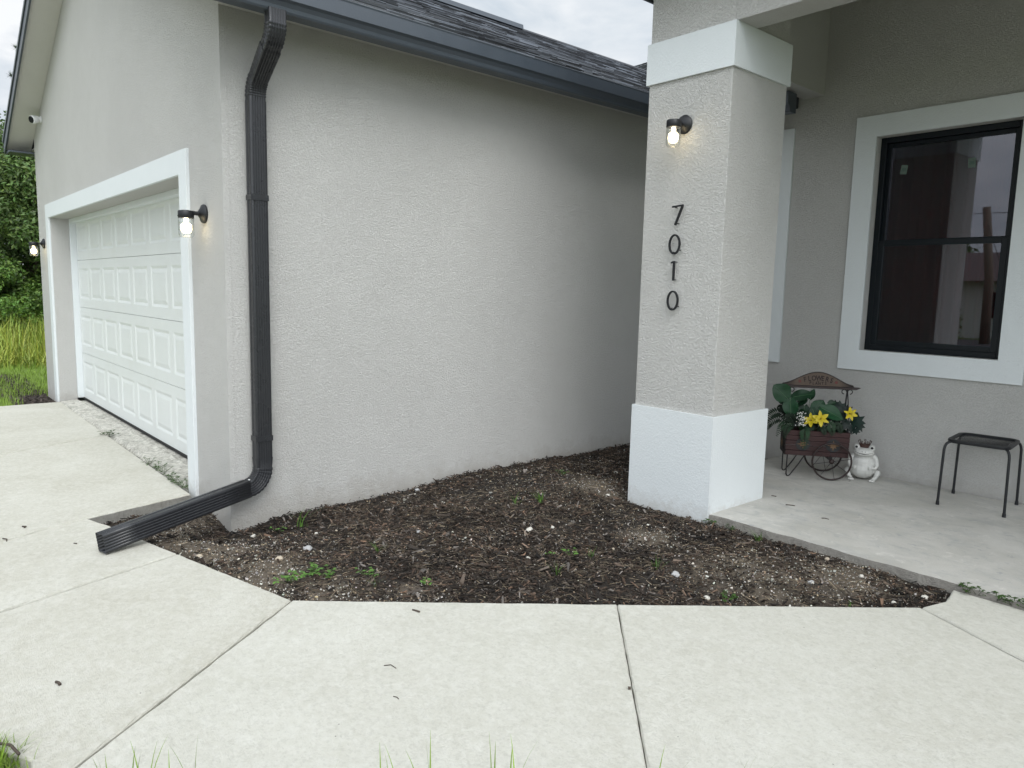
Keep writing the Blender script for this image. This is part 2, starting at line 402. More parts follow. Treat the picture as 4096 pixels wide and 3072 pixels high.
def build_paving():
    w = MB()
    slab(w, [W1, WJ, O3, O2], ZC, -.16, {3: .005}); slab(w, [WJ, W3, O4, O3], ZC, -.16, {1: .007})
    slab(w, [W3, (-1.125, 3.70), W4, (.45, 3.885), O5, O4], ZC, -.16, {5: .007})
    slab(w, [(.45, 3.885), (1.9, 3.885), (1.9, 3.69), O5], ZC, -.16)
    obj('walkway', w, M_walk, kind='structure')
    d = MB(); DR = (-3.02, -.9)
    slab(d, [J1a, W1, O2, E1, E2, E3, DR, J1b], ZC, -.16, {1: .005, 7: .0075})
    Jm = on_line(D3, (-4.62, .42), -.9)
    slab(d, [D3, D2, D1, J1a, J1b, Jm], ZC, -.16, {3: .0075, 5: .0075})
    slab(d, [Jm, DR, (-3.02, -9), J0b], ZC, -.16, {3: .0075})
    K1 = (-7.389, 1.535); K2 = (-6.99, .685); K3 = on_line(K1, K2, -2.6)
    L0 = on_line(D3, (-4.62, .42), -2.6)
    slab(d, [D4, D3, L0, K3, K1], ZC, -.16, {1: .0075, 3: .009})
    slab(d, [K1, K3, (-9.55, -2.6), (-9.72, 1.56)], ZC, -.16)
    slab(d, [L0, J0b, (-9.55, -9), (-9.55, -2.6)], ZC, -.16)
    obj('driveway', d, M_drive, kind='structure')
    g = MB(); g.box(-9.5, -1.0, -8.9, 1.5, -.17, -.06)
    obj('joint_filler', MB().box(-9.5, -5.2, -8.9, 1.5, -.17, -.037).box(-5.19, -3.1, -8.9, .6, -.17, -.037).prism([(-3.09, .98, -.04), (-2.98, 1.28, -.04), (-2.08, 2.41, -.04), (-1.19, 3.49, -.04), (-1.13, 3.70, -.04), (-1.10, 3.86, -.04), (1.8, 3.86, -.04), (1.8, 3.72, -.04), (.57, 3.70, -.04), (.0, 3.0, -.04), (-1.15, 1.57, -.04), (-2.2, .28, -.04), (-2.42, .30, -.04), (-2.58, .21, -.04), (-3.0, -.22, -.04), (-3.09, -.22, -.04)], (0, 0, -.1)), plain('joint_dirt', (.09, .082, .07), .95, bump=.004, sc=80), kind='structure')
    # rough vertical faces of the drive slab where the bed is lower
    e = MB()
    for a, b in ((D4, D3), (D3, D2)):
        a, b = Vector(a), Vector(b); m = 34; dn = Vector(((b-a).y, -(b-a).x)).normalized()
        if dn.x < 0: dn = -dn
        top = []; bot = []
        for k in range(m+1):
            p = a.lerp(b, k/m); q = p+dn*(.0+.006*random.random()); top.append((q.x, q.y, ZC-.006-.004*random.random())); bot.append((q.x+.012*dn.x, q.y+.012*dn.y, -.16))
        e.add(top+bot, [(k, k+1, m+1+k+1, m+1+k) for k in range(m)])
    obj('driveway_edge', e, M_edge, kind='structure')
    a = MB(); n = 150; m = 9; vs = []; x0, x1 = -9.80, -5.135
    for j in range(m+1):
        for i in range(n+1):
            x = x0+(x1-x0)*i/n; y = 1.548+(1.83-1.548)*j/m
            if j == 0: y += (random.random()-.5)*.016
            z = -.022+(float(vnoise(x, y, 14, 5))-.5)*.016+(random.random()-.5)*.004
            if j == 0: z -= .03
            if j == 6: z += .008
            if j >= 7: z -= .012
            vs.append((x, y, z))
    a.add(vs, [(j*(n+1)+i, j*(n+1)+i+1, (j+1)*(n+1)+i+1, (j+1)*(n+1)+i) for j in range(m) for i in range(n)])
    obj('garage_apron', a, M_apron, kind='structure', normals=False)
    obj('apron_footing', MB().box(-9.8, -5.13, 1.5, 1.9, -.2, -.05), M_edge, kind='structure')
    p = MB(); n = 120; front = []
    x0, x1 = -3.17, 3.2
    for i in range(n+1):
        x = x0+(x1-x0)*i/n; front.append((x, 3.902+(float(vnoise(x, 0, 9, 4))-.5)*.022+(random.random()-.5)*.006))
    top = [(x, y, 0) for x, y in front]; lip = [(x, y-.006, -.008) for x, y in front]; mid = [(x, y-.010-.01*random.random(), -.04-.01*random.random()) for x, y in front]; bot = [(x, y-.012, -.2) for x, y in front]
    back = [(x, YB-.009+(float(vnoise(x, 3, 12, 6))-.5)*.012, 0) for x, y in front]
    V = back+top; m = n+1
    p.add(V, [(i, i+1, m+i+1, m+i) for i in range(n)])
    obj('porch_floor', p, M_porch, kind='structure')
    q = MB(); q.add(top+lip+mid+bot, [(r*m+i, r*m+i+1, (r+1)*m+i+1, (r+1)*m+i) for r in range(3) for i in range(n)])
    obj('porch_floor_edge', q, concrete('porch_edge_concrete', (.17, .16, .14), (.27, .255, .23), (.34, .33, .30), .8, .012), kind='structure')
build_paving()
def grass_mat(name, a, b, rough=.6):
    t = NT(name); t.base(t.mix(1.0, t.mix(t.noise(3, 4), a, b), t.attr(), 'MULTIPLY')).rough(rough)
    t.b.inputs['Subsurface Weight'].default_value = 0
    return t.m
M_blade = grass_mat('grass_blades', (.15, .25, .03), (.24, .36, .055))
def build_ground():
    t = NT('rough_ground'); n = t.noise(.6, 6, .6); f = t.noise(30, 5, .7)
    t.base(t.mix(t.ramp(f, (.35, 0), (.65, 1)), t.mix(n, (.07, .11, .02), (.12, .18, .03)), (.19, .27, .05))).rough(.95).bump(f, .03)
    obj('ground', MB().add([(-400, -400, -.21), (400, -400, -.21), (400, 400, -.21), (-400, 400, -.21)], [(0, 1, 2, 3)]), t.m, kind='structure')
    l = MB(); l2 = MB()
    l.prism([(-60, -9, -.075), (-9.56, -9, -.075), (-9.56, -2.6, -.075), (-9.73, 1.50, -.075), (-10.3, 1.57, -.075), (-10.58, 1.6, -.075), (-10.58, 30, -.075), (-60, 30, -.075)], (0, 0, -.1))
    l2.prism([(-3.0, -9, -.06), (-3.0, -.9, -.06), (-2.93, -.25, -.06), (-2.55, .16, -.06), (-2.40, .245, -.06), (-2.2, .22, -.06), (-1.13, 1.53, -.06), (-.57, 2.22, -.06), (.61, 3.68, -.06), (1.9, 3.68, -.06), (30, 3.68, -.06), (30, -9, -.06)], (0, 0, -.1))
    l2.prism([(-60, -14.5, -.10), (30, -14.5, -.10), (30, -9.02, -.10), (-60, -9.02, -.10)], (0, 0, -.08))
    obj('lawn', l, t.m, kind='structure')
    t3 = NT('dull_lawn'); n3 = t3.noise(.7, 6, .6); f3 = t3.noise(30, 5, .7)
    t3.base(t3.mix(t3.ramp(f3, (.35, 0), (.65, 1)), t3.mix(n3, (.055, .065, .030), (.085, .095, .045)), (.14, .15, .08))).rough(.95).bump(f3, .03)
    obj('lawn', l2, t3.m, kind='structure')
    obj('road', MB().box(-60, 60, -21, -15, -.2, -.12), plain('asphalt', (.05, .05, .052), .9, sc=60, bump=.006), kind='structure')
build_ground()
def blades(mb, x, y, z, h, w, lean, az, col, segs=3):
    pts = []
    for k in range(segs+1):
        t = k/segs; o = lean*t*t; ww = w*(1-t)*.5+.0002
        cx = x+math.cos(az)*o; cy = y+math.sin(az)*o; cz = z+h*(t-.25*t*t*min(1, lean/h))
        pts += [(cx-math.sin(az)*ww, cy+math.cos(az)*ww, cz), (cx+math.sin(az)*ww, cy-math.cos(az)*ww, cz)]
    mb.add(pts, [(2*k, 2*k+1, 2*k+3, 2*k+2) for k in range(segs)], col)
def build_grass():
    m = MB()       # short lawn grass by the drive's far side
    for _ in range(15000):
        x = random.uniform(-14.5, -9.75); y = random.uniform(-1.0, 3.2) if x < -10.6 else random.uniform(-1, 1.52)
        if y > 1.1+.15*random.random() and x > -10.6: continue
        g = random.uniform(.7, 1.25); blades(m, x, y, -.08, random.uniform(.05, .13), .008, random.uniform(.01, .06), random.uniform(0, 6.28), (g, g, g*.9), 2)
    for _ in range(14000):
        d = abs(random.gauss(0, .35)); s = random.uniform(-.15, 1.15)
        x = -2.2+s*1.63+.777*(d+.02); y = .235+s*2.0-.63*(d+.02)
        h = random.uniform(.02, .05); g = random.uniform(.6, 1.2); blades(m, x, y, -.065, h, .004, random.uniform(.005, .03), random.uniform(0, 6.28), (g, g, g), 2)
    obj('lawn_grass', m, M_blade, label='short green lawn grass beside the paving', cat='grass', kind='stuff', colors=True, normals=False)
    m = MB()       # waist-high grass at the foot of the trees
    for _ in range(15000):
        x = random.uniform(-20, -14.0); y = random.uniform(-3, 8)
        h = random.uniform(.35, .95)*(1 if x < -14.8 else .6); g = random.uniform(.65, 1.5); c = (g*random.uniform(.9, 1.25), g, g*.8)
        blades(m, x, y, -.1, h, .022, random.uniform(.1, .5), random.uniform(0, 6.28), c, 3)
    obj('tall_grass', m, grass_mat('tall_grass_blades', (.17, .24, .04), (.27, .33, .065)), label='tall yellow green grass growing below the trees left of the garage', cat='tall grass', kind='stuff', colors=True, normals=False)
build_grass()
# ------------------------------------------------------------------ mulch, fibres, shell grit
def orient(n, tilt):
    az = rng.random(n)*2*np.pi; ti = rng.normal(0, tilt, n); ro = rng.normal(0, tilt, n)
    ax = np.stack([np.cos(az)*np.cos(ti), np.sin(az)*np.cos(ti), np.sin(ti)], 1)
    up0 = np.stack([np.zeros(n), np.zeros(n), np.ones(n)], 1)
    side = np.cross(up0, ax); side /= np.linalg.norm(side, axis=1)[:, None]
    up = np.cross(ax, side); c, s = np.cos(ro)[:, None], np.sin(ro)[:, None]
    return ax, side*c+up*s, -side*s+up*c
def scatter_boxes(pos, L, W, T, tilt, cols, taper=.6, bend=None):
    n = len(pos); ax, sd, up = orient(n, tilt)
    vs = []
    for i, (a, b, c) in enumerate([(-1, -1, -1), (-1, 1, -1), (1, 1, -1), (1, -1, -1), (-1, -1, 1), (-1, 1, 1), (1, 1, 1), (1, -1, 1)]):
        jl = 1+rng.normal(0, .12, n); jw = (1 if a < 0 else taper)*(1+rng.normal(0, .2, n))
        vs.append(pos+ax*(a*L*.5*jl)[:, None]+sd*(b*W*.5*jw)[:, None]+up*(c*T*.5)[:, None])
    V = np.stack(vs, 1).reshape(-1, 3)
    q = np.array([(0, 1, 2, 3), (7, 6, 5, 4), (0, 4, 5, 1), (1, 5, 6, 2), (2, 6, 7, 3), (3, 7, 4, 0)])
    F = (np.arange(n)[:, None, None]*8+q[None]).reshape(-1, 4)
    me = bpy.data.meshes.new('chips'); me.from_pydata(V.tolist(), [], F.tolist())
    at = me.color_attributes.new('tone', 'FLOAT_COLOR', 'CORNER'); arr = np.ones((n*24, 4), np.float32); arr[:, :3] = np.repeat(cols, 24, axis=0)
    at.data.foreach_set('color', arr.ravel()); return me
def sample_bed(n, dens=None):
    xs = []; ys = []; tot = 0
    while tot < n:
        x = rng.uniform(-5.0, -1.1, n*2); y = rng.uniform(.85, YB, n*2); k = in_poly(x, y, BED)
        if dens is not None: k &= rng.random(n*2) < dens(x, y)
        xs.append(x[k]); ys.append(y[k]); tot += k.sum()
    return np.concatenate(xs)[:n], np.concatenate(ys)[:n]
def inset_ok(x, y, d=.02):
    r = np.ones(x.shape, bool)
    for a in range(0, 360, 60): r &= in_poly(x+d*math.cos(R(a)), y+d*math.sin(R(a)), BED)
    return r
M_chip = None
def build_mulch():
    t = NT('wood_chips'); g = t.noise(90, 5, .7, 0)
    t.base(t.mix(1.0, t.mix(g, (.55, .55, .55), (1.35, 1.3, 1.25)), t.attr(), 'MULTIPLY')).rough(.85).bump(g, .004); t.b.inputs['Specular IOR Level'].default_value = .35
    n = 46000
    x, y = sample_bed(n, lambda x, y: np.clip(1.05-1.05*sandy(x, y), .03, 1)*np.clip(.12+1.4*vnoise(x, y, 3.3, 21)*(.5+vnoise(x, y, 13, 22)), 0, 1))
    L = rng.lognormal(np.log(.019), .55, n).clip(.005, .075); W = L*rng.uniform(.10, .34, n); T = rng.uniform(.001, .0045, n)
    k = inset_ok(x, y, .012) & (inset_ok(x, y, .03) | (L < .03)); x, y, L, W, T = x[k], y[k], L[k], W[k], T[k]; n = len(x)
    lift = rng.random(n)**1.5*.016
    lift += np.where(x < XG+.12, .014, 0)*rng.random(n)
    z = soil_z(x, y)+lift
    zmax = np.where(((x+2.985)*.777-(y-1.326)*.63) > -.10, ZC+.004, .2)
    z = np.minimum(z, zmax)
    b = (rng.lognormal(np.log(.023), .80, n)*(.45+1.25*vnoise(x, y, 5, 51)*(.5+vnoise(x, y, 17, 52)))).clip(.005, .24)
    warm = rng.random(n)[:, None]
    cols = b[:, None]*(np.array([1.12, .96, .82])*(1-warm)+np.array([1.45, .92, .62])*warm)
    grey = rng.random(n) < .05; cols[grey] = (rng.uniform(.08, .22, grey.sum()))[:, None]*np.array([1.1, 1, .92])
    me = scatter_boxes(np.stack([x, y, z], 1), L, W, T, .30, cols)
    obj('bark_mulch', me, t.m, label='dark brown shredded bark mulch covering the planting bed', cat='mulch', kind='stuff', normals=False)
    # straw-like fibres and roots
    n = 9000; x, y = sample_bed(n, lambda x, y: np.clip(.1+1.5*vnoise(x, y, 3.7, 41), 0, 1)); L = rng.lognormal(np.log(.035), .5, n).clip(.01, .12); W = rng.uniform(.0007, .0019, n)
    k = inset_ok(x, y, .045); x, y, L, W = x[k], y[k], L[k], W[k]; n = len(x)
    z = soil_z(x, y)+.006+rng.random(n)*.012
    b = rng.lognormal(np.log(.10), .6, n).clip(.02, .38); cols = b[:, None]*np.array([1.15, .95, .68])
    me = scatter_boxes(np.stack([x, y, z], 1), L, W, W, .16, cols, 1)
    obj('straw_fibres', me, t.m, label='thin dry straw and root fibres lying over the mulch', cat='straw', kind='stuff', normals=False)
    # shell grit
    n = 12000
    def dn(x, y): return np.clip(.10+1.1*sandy(x, y)+.8*np.clip(vnoise(x, y, 2.3, 31)-.45, 0, 1)+.35*(y < 1.6+.9*(x+2.9)), 0, 1)
    x, y = sample_bed(n, dn); s = rng.lognormal(np.log(.0027), .5, n).clip(.0012, .011)
    k = inset_ok(x, y, .012); x, y, s = x[k], y[k], s[k]; n = len(x)
    z = soil_z(x, y)+.004+rng.random(n)*.009; z = np.minimum(z, np.where(((x+2.985)*.777-(y-1.326)*.63) > -.10, ZC+.003, .2))
    b = rng.uniform(.20, .62, n); cols = b[:, None]*(np.array([1.0, .96, .86])+rng.normal(0, .03, (n, 3)))
    tan = rng.random(n) < .35; cols[tan] *= np.array([.75, .6, .45])
    me = scatter_boxes(np.stack([x, y, z], 1), s*1.25, s, s*.7, .5, cols, .7)
    t2 = NT('shell_grit'); t2.base(t2.attr()).rough(.75)
    o = obj('shell_grit', me, t2.m, label='fine white shell grit sprinkled through the mulch', cat='grit', kind='stuff', normals=False)
    b_ = o.modifiers.new('bevel', 'BEVEL'); b_.width = .001; b_.segments = 1; b_.limit_method = 'NONE'
build_mulch()
# ------------------------------------------------------------------ house
def build_house():
    H = thing('house', 'single storey greige stucco house with white trim, garage wing and porch', 'house', (XG, YG, -.15))
    def part(name, mb, mat, par=H, **k): return obj(name, mb, mat, par, world=True, **k)
    def roofz(x): return RZ-SL*abs(x-RX)
    dx0, dx1, dt, tw = -9.816, -5.120, 2.063, .151
    f = MB(); zt = .12
    eL, eR = roofz(XL)-zt, roofz(XG)-zt
    f.prism([(XL, YG, -.25), (XL, YG, eL), (RX, YG, RZ-zt), (XG, YG, eR), (XG, YG, -.25), (dx1, YG, -.25), (dx1, YG, dt), (dx0, YG, dt), (dx0, YG, -.25)], (0, .183, 0))
    part('garage_front_wall', f, M_wall)
    s = MB(); s.box(XG-.2, XG, YG+.183, 9.0, -.25, 2.93)
    part('garage_side_wall', s, M_wall)
    part('corner_bead', MB().box(XG-.004, XG+.0022, YG+.036, YG+.040, -.12, 2.9), M_wall)
    part('garage_end_wall', MB().box(XL, XL+.2, YG+.183, 9, -.25, 2.93), M_wall)
    t = MB()
    y0, y1 = YG-.022, YG+.002
    x0, x1, zt2 = -9.967, -4.969, 2.214
    t.prism([(x0, y0, -.045), (x0, y0, zt2), (x1, y0, zt2), (x1, y0, -.12), (x1-tw, y0, -.12), (x1-tw, y0, zt2-tw), (x0+tw, y0, zt2-tw), (x0+tw, y0, -.045)], (0, y1-y0, 0))
    part('garage_door_trim', t, M_trim, bevel=.003)
    # garage door
    yd = YG+.245
    D = bpy.data.objects.new('garage_door', None); S.collection.objects.link(D); D.parent = H; D.matrix_parent_inverse = parent_mw(H).inverted()
    M_door = NT('white_door_steel'); n = M_door.noise(2.5, 4, .6); f_ = M_door.noise(70, 4, .6, 0, M_door.co((.5, 1, 6)))
    dirt = M_door.ramp(M_door.noise(4, 6, .65, .8), (.5, 0), (.75, 1))
    M_door.base(M_door.mix(M_door.math('MULTIPLY', dirt, .18), M_door.mix(n, (.625, .65, .64), (.675, .70, .69)), (.55, .55, .50))).rough(.42).bump(f_, .0012)
    M_door = M_door.m
    fr = MB(); fr.box(dx0, dx0+.036, YG+.183, yd+.02, 0, dt); fr.box(dx1-.036, dx1, YG+.183, yd+.02, 0, dt); fr.box(dx0+.036, dx1-.036, YG+.183, yd+.02, dt-.045, dt)
    obj('door_frame', fr, M_trim, D, world=True, bevel=.002)
    sec = [0, .5325, 1.065, 1.5975, 2.06]
    for k in range(4):
        z0, z1 = sec[k]+.0018, sec[k+1]-.0018
        m = MB(); xa, xb = dx0+.038, dx1-.038; n = 8; pw = (xb-xa)/n
        m.box(xa, xb, yd+.0125, yd+.045, z0, z1)
        cz, dz_ = z0+.095, (z0+.44 if k < 3 else min(z0+.44, z1-.06))
        m.box(xa, xb, yd, yd+.012, z0, cz); m.box(xa, xb, yd, yd+.012, dz_, z1)
        for i in range(n):
            a, b = xa+pw*i+.055, xa+pw*(i+1)-.055; c, d = z0+.095, z0+.095+.345
            if k == 3: d = min(d, z1-.06)
            # moulded panel: outer groove, sloped ring, raised field
            if i == 0: m.box(xa, a, yd, yd+.012, cz, dz_)
            m.box(b, (a+pw if i < n-1 else xb), yd, yd+.012, cz, dz_)
            yy = [yd, yd+.0062, yd+.007, yd+.002, yd+.001]; ins = [0, .020, .026, .052, .060]
            V = []; F = []
            for r_, (y_, q) in enumerate(zip(yy, ins)): V += [(a+q, y_, c+q), (b-q, y_, c+q), (b-q, y_, d-q), (a+q, y_, d-q)]
            for r_ in range(4):
                for e in range(4): F.append((r_*4+e, r_*4+(e+1) % 4, (r_+1)*4+(e+1) % 4, (r_+1)*4+e))
            F.append((16, 17, 18, 19)); m.add(V, F)
        obj('door_section', m, M_door, D, world=True)
    obj('bottom_seal', MB().box(dx0+.03, dx1-.03, yd-.004, yd+.03, -.022, .004), plain('black_rubber', (.012, .012, .012), .8), D, world=True)
    # ---- roofs
    M_roof_deck = plain('roof_deck', (.03, .033, .04), .8)
    e = MB(); xe = -4.11; xw = 2*RX-xe; yf = YG-.27
    def slope(mb, xa, xb, ya, yb, th=.07, off=0):
        z = lambda x: roofz(x)+off
        mb.prism([(xa, ya, z(xa)), (xb, ya, z(xb)), (xb, ya, z(xb)-th), (xa, ya, z(xa)-th)], (0, yb-ya, 0))
    slope(e, RX, xe, yf+.02, 9.3, .07, -.012); slope(e, xw, RX-.001, yf+.02, 9.3, .07, -.012)
    part('roof_deck', e, M_roof_deck)
    tn = NT('asphalt_shingles'); g = tn.noise(220, 3, .7); 
    tn.base(tn.mix(1.0, tn.mix(g, (.6, .6, .6), (1.4, 1.4, 1.4)), tn.attr(), 'MULTIPLY')).rough(.27).bump(g, .0015)
    tn.b.inputs['Specular IOR Level'].default_value = 1.0; M_sh = tn.m
    sh = MB()
    def courses(mb, P0, du, dv, nrm, W, Ht, clip=None, fine=True):
        P0, du, dv, nrm = map(Vector, (P0, du, dv, nrm)); ex = .0715; n = int(Ht/ex)+1
        for r_ in range(n):
            v0, v1 = r_*ex, min(Ht, (r_+1)*ex)+.004; u = -random.random()*.2
            while u < W:
                w = random.uniform(.08, .38) if fine else random.uniform(.3, .8); a, b = max(0, u), min(W, u+w)
                u += w
                if b <= a or (clip and not clip((a+b)/2, v0)): continue
                th = random.choice((.005, .009, .012)); g_ = (random.choice((2.2, 3.6, 5.2)) if random.random() < (.55 if r_ % 2 else .25) else random.choice((.4, .6, 1.0)))*random.uniform(.85, 1.15)  # sky glints and shaded butt edges painted into the row tones
                c = (.046*g_, .050*g_, .057*g_)
                q = [P0+du*a+dv*v0, P0+du*b+dv*v0, P0+du*b+dv*v1, P0+du*a+dv*v1]
                top = [p+nrm*(th if i < 2 else .001) for i, p in enumerate(q)]
                mb.add(q+top, [(4, 5, 6, 7), (0, 1, 5, 4), (1, 2, 6, 5), (3, 0, 4, 7)], c)
    cs = 1/math.sqrt(1+SL*SL); up = Vector((-cs, 0, SL*cs)); nr = Vector((SL*cs, 0, cs))
    Lr = (RX-(-4.075))/-cs; Lr = abs(RX+4.075)/cs
    courses(sh, (-4.075, yf-.01, roofz(-4.075)), (0, 1, 0), up, nr, 8.3, Lr)
    up2 = Vector((cs, 0, SL*cs)); nr2 = Vector((-SL*cs, 0, cs))
    courses(sh, (2*RX+4.075, yf-.01, roofz(-4.075)), (0, 1, 0), up2, nr2, 8.3, Lr, fine=False)
    part('shingles', sh, M_sh, colors=True, normals=False)
    cap = MB(); yy = 6.43
    while yy < 9.1:
        cap.prism([(RX-.13, yy, roofz(RX-.13)+.016), (RX, yy, RZ+.026), (RX+.13, yy, roofz(RX+.13)+.016), (RX+.13, yy, roofz(RX+.13)), (RX, yy, RZ+.008), (RX-.13, yy, roofz(RX-.13))], (0, .15, 0)); yy += .142
    part('ridge_cap', cap, M_roof_deck)
    v = MB(); v.prism([(RX-.16, yf, RZ-.05), (RX-.15, yf, RZ+.005), (RX, yf, RZ+.065), (RX+.15, yf, RZ+.005), (RX+.16, yf, RZ-.05)], (0, 6.43-yf, 0))
    part('ridge_vent', v, M_gutter)
    # main roof behind, with its valley against the garage roof
    ms = .47; my = 5.63; mz = 3.0; mr = 11.5
    mb = MB(); mb.prism([(-16, my, mz-.012), (-16, mr, mz+ms*(mr-my)-.012), (-16, mr+6, mz+ms*(mr-my)-.012-6*ms), (-16, mr+6, mz-.5), (-16, my, mz-.08)], (16-3.22, 0, 0))
    part('main_roof_deck', mb, M_roof_deck)
    c2 = 1/math.sqrt(1+ms*ms); ms_ = MB()
    def clipm(u, v): 
        x = -10.5+u; y = my+v*c2; z = mz+v*ms*c2
        return z > roofz(x)-.12
    courses(ms_, (-10.5, my-.02, mz), (1, 0, 0), (0, c2, ms*c2), (0, -ms*c2, c2), 7.28, (mr-my)/c2, clipm)
    part('main_roof_shingles', ms_, M_sh, colors=True, normals=False)
    # eave fascias, rakes and soffits
    for q in ((xe-.018, xe, yf+.02, 5.60, 2.865, 3.0), (xe, CX0-.03, 5.60, 5.618, 2.83, 2.97), (xw, xw+.018, yf+.02, 9, 2.86, 3.0)): part('fascia', MB().box(*q), M_gutter)
    rk = MB()
    for sx in (-1, 1):
        xa, xb = RX, (xe+.01 if sx > 0 else xw-.01)
        rk.prism([(xa, yf, RZ-.012), (xb, yf, roofz(xb)-.012), (xb, yf, roofz(xb)-.165), (xa, yf, RZ-.165)], (0, .018, 0))
        rk.prism([(xa, yf-.012, RZ+.0), (xb, yf-.012, roofz(xb)+.0), (xb, yf-.012, roofz(xb)-.045), (xa, yf-.012, RZ-.045)], (0, .0118, 0))
    part('rake_fascia', rk, M_gutter, bevel=.003)
    so = MB()
    for xa, xb in ((RX, xe-.02), (xw+.02, RX)):
        so.prism([(xa, yf+.019, roofz(xa)-.12), (xb, yf+.019, roofz(xb)-.12), (xb, yf+.019, roofz(xb)-.135), (xa, yf+.019, roofz(xa)-.135)], (0, YG-yf-.021, 0))
    so.box(XG+.002, xe-.02, YG-.01, YB, 2.925, 2.94); so.box(xw+.02, XL-.002, YG, 9, 2.91, 2.925)
    part('soffit', so, M_soffit)
    part('soffit_end', MB().box(xw+.001, XL-.002, yf+.019, YG-.004, 2.85, 2.87), M_gutter)
    # ---- back wall of the porch with two windows
    wx0, wx1, wz0, wz1 = -2.559, -1.605, .971, 2.596
    vx0, vx1 = -4.12, -3.385
    b = MB(); y0, y1 = YB, YB+.2; T = 3.74
    b.box(XG, vx0, y0, y1, -.25, T); b.box(vx0, vx1, y0, y1, -.25, wz0); b.box(vx0, vx1, y0, y1, wz1, T)
    b.box(vx1, wx0, y0, y1, -.25, T); b.box(wx0, wx1, y0, y1, -.25, wz0); b.box(wx0, wx1, y0, y1, wz1, T); b.box(wx1, 3.2, y0, y1, -.25, T)
    part('porch_back_wall', b, M_wall)
    def ring(mb, xa, xb, za, zb, w, ya, yb, w2=None):
        mb.box(xa, xa+w, ya, yb, za, zb); mb.box(xb-w, xb, ya, yb, za, zb)
        mb.box(xa+w, xb-w, ya, yb, za, za+w); mb.box(xa+w, xb-w, ya, yb, zb-w, zb)
    tG = NT('window_glass'); N, L = tG.N, tG.L
    gl = N.new('ShaderNodeBsdfGlossy'); gl.inputs['Roughness'].default_value = .015; gl.inputs['Color'].default_value = (.86, .90, 1, 1)
    tr = N.new('ShaderNodeBsdfTransparent'); tr.inputs['Color'].default_value = (.50, .46, .46, 1)
    fr = N.new('ShaderNodeFresnel'); fr.inputs['IOR'].default_value = 1.5
    mm = tG.math('MINIMUM', tG.math('MULTIPLY', fr.outputs[0], 3.1), .9)
    mx = N.new('ShaderNodeMixShader'); L.new(mm, mx.inputs[0]); L.new(tr.outputs[0], mx.inputs[1]); L.new(gl.outputs[0], mx.inputs[2]); L.new(mx.outputs[0], tG.out.inputs['Surface'])
    M_glass = tG.m
    M_stick = plain('window_sticker', (.11, .15, .125), .6); M_ink = plain('sticker_ink', (.05, .09, .07), .6)
    def window(xa, xb, za, zb, stick):
        W = bpy.data.objects.new('window', None); S.collection.objects.link(W); W.parent = H; W.matrix_parent_inverse = parent_mw(H).inverted()
        m = MB(); ring(m, xa-.157, xb+.157, za-.157, zb+.157, .157, YB-.02, YB-.0005)
        obj('window_trim', m, M_trim, W, world=True)
        yf_ = YB+.075; m = MB(); ring(m, xa+.001, xb-.001, za+.001, zb-.001, .042, yf_, yf_+.09)
        zm = za+.50*(zb-za)
        ring(m, xa+.043, xb-.043, zm+.014, zb-.043, .030, yf_+.035, yf_+.075)
        obj('window_frame', m, M_frame, W, world=True, bevel=.003)
        m = MB(); ring(m, xa+.043, xb-.043, za+.043, zm+.035, .040, yf_+.004, yf_+.034)
        obj('sash', m, M_frame, W, world=True, bevel=.003)
        obj('pane', MB().box(xa+.075, xb-.075, yf_+.052, yf_+.056, zm+.04, zb-.075), M_glass, W, world=True)
        obj('pane', MB().box(xa+.083, xb-.083, yf_+.016, yf_+.020, za+.08, zm), M_glass, W, world=True)
        obj('room', MB().box(xa-.3, xb+.3, YB+.2, YB+2.6, za-.6, zb+.4), plain('dark_room', (.05, .045, .045), .9), W, world=True, normals=False)
        if stick:
            for px, pz, rot in ((xa+.165, zb-.245, .12), (xb-.33, zb-.245, -.08)):
                Mx = Matrix.Translation((px, yf_+.0505, pz)) @ Matrix.Rotation(rot, 4, 'Y')
                m = MB(); m.box(-.024, .024, -.0006, .0006, -.034, .034, M=Mx); o = obj('sticker', m, M_stick, W, world=True)
                k = MB(); 
                for zz in (-.008, .0, .008): k.box(-.016, .016, -.0012, -.0007, zz-.002, zz+.002, M=Mx)
                obj('sticker_print', k, M_ink, W, world=True)
    window(wx0, wx1, wz0, wz1, True); window(vx0, vx1, wz0, wz1, False)
    # room boxes must be open towards the window
    for o in [o for o in bpy.data.objects if o.name.startswith('room')]:
        bm = bmesh.new(); bm.from_mesh(o.data); fs = [f for f in bm.faces if all(abs(v.co.y-(YB+.2)) < 1e-4 for v in f.verts)]
        bmesh.ops.delete(bm, geom=fs, context='FACES'); bm.to_mesh(o.data); bm.free()
    # ---- porch: column, beams, ceiling, roof
    C = bpy.data.objects.new('column', None); S.collection.objects.link(C); C.parent = H; C.matrix_parent_inverse = parent_mw(H).inverted()
    def column(cx0, cx1, C):
        obj('shaft', MB().box(cx0, cx1, CY0, CY1, -.2, T), M_colwall, C, world=True, bevel=.004)
        p = .015
        def coll(z0, z1, n):
            m = MB(); m.box(cx0-p, cx1+p, CY0-p, CY0-.0005, z0, z1); m.box(cx0-p, cx1+p, CY1+.0005, CY1+p, z0, z1)
            m.box(cx0-p, cx0-.0005, CY0, CY1, z0, z1); m.box(cx1+.0005, cx1+p, CY0, CY1, z0, z1); return obj(n, m, M_trim, C, world=True)
        coll(2.703, 2.955, 'cap_band'); coll(-.2, .62, 'base_band')
    column(CX0, CX1, C)
    C2 = bpy.data.objects.new('column', None); S.collection.objects.link(C2); C2.parent = H; C2.matrix_parent_inverse = parent_mw(H).inverted()
    column(2.3, 2.917, C2)
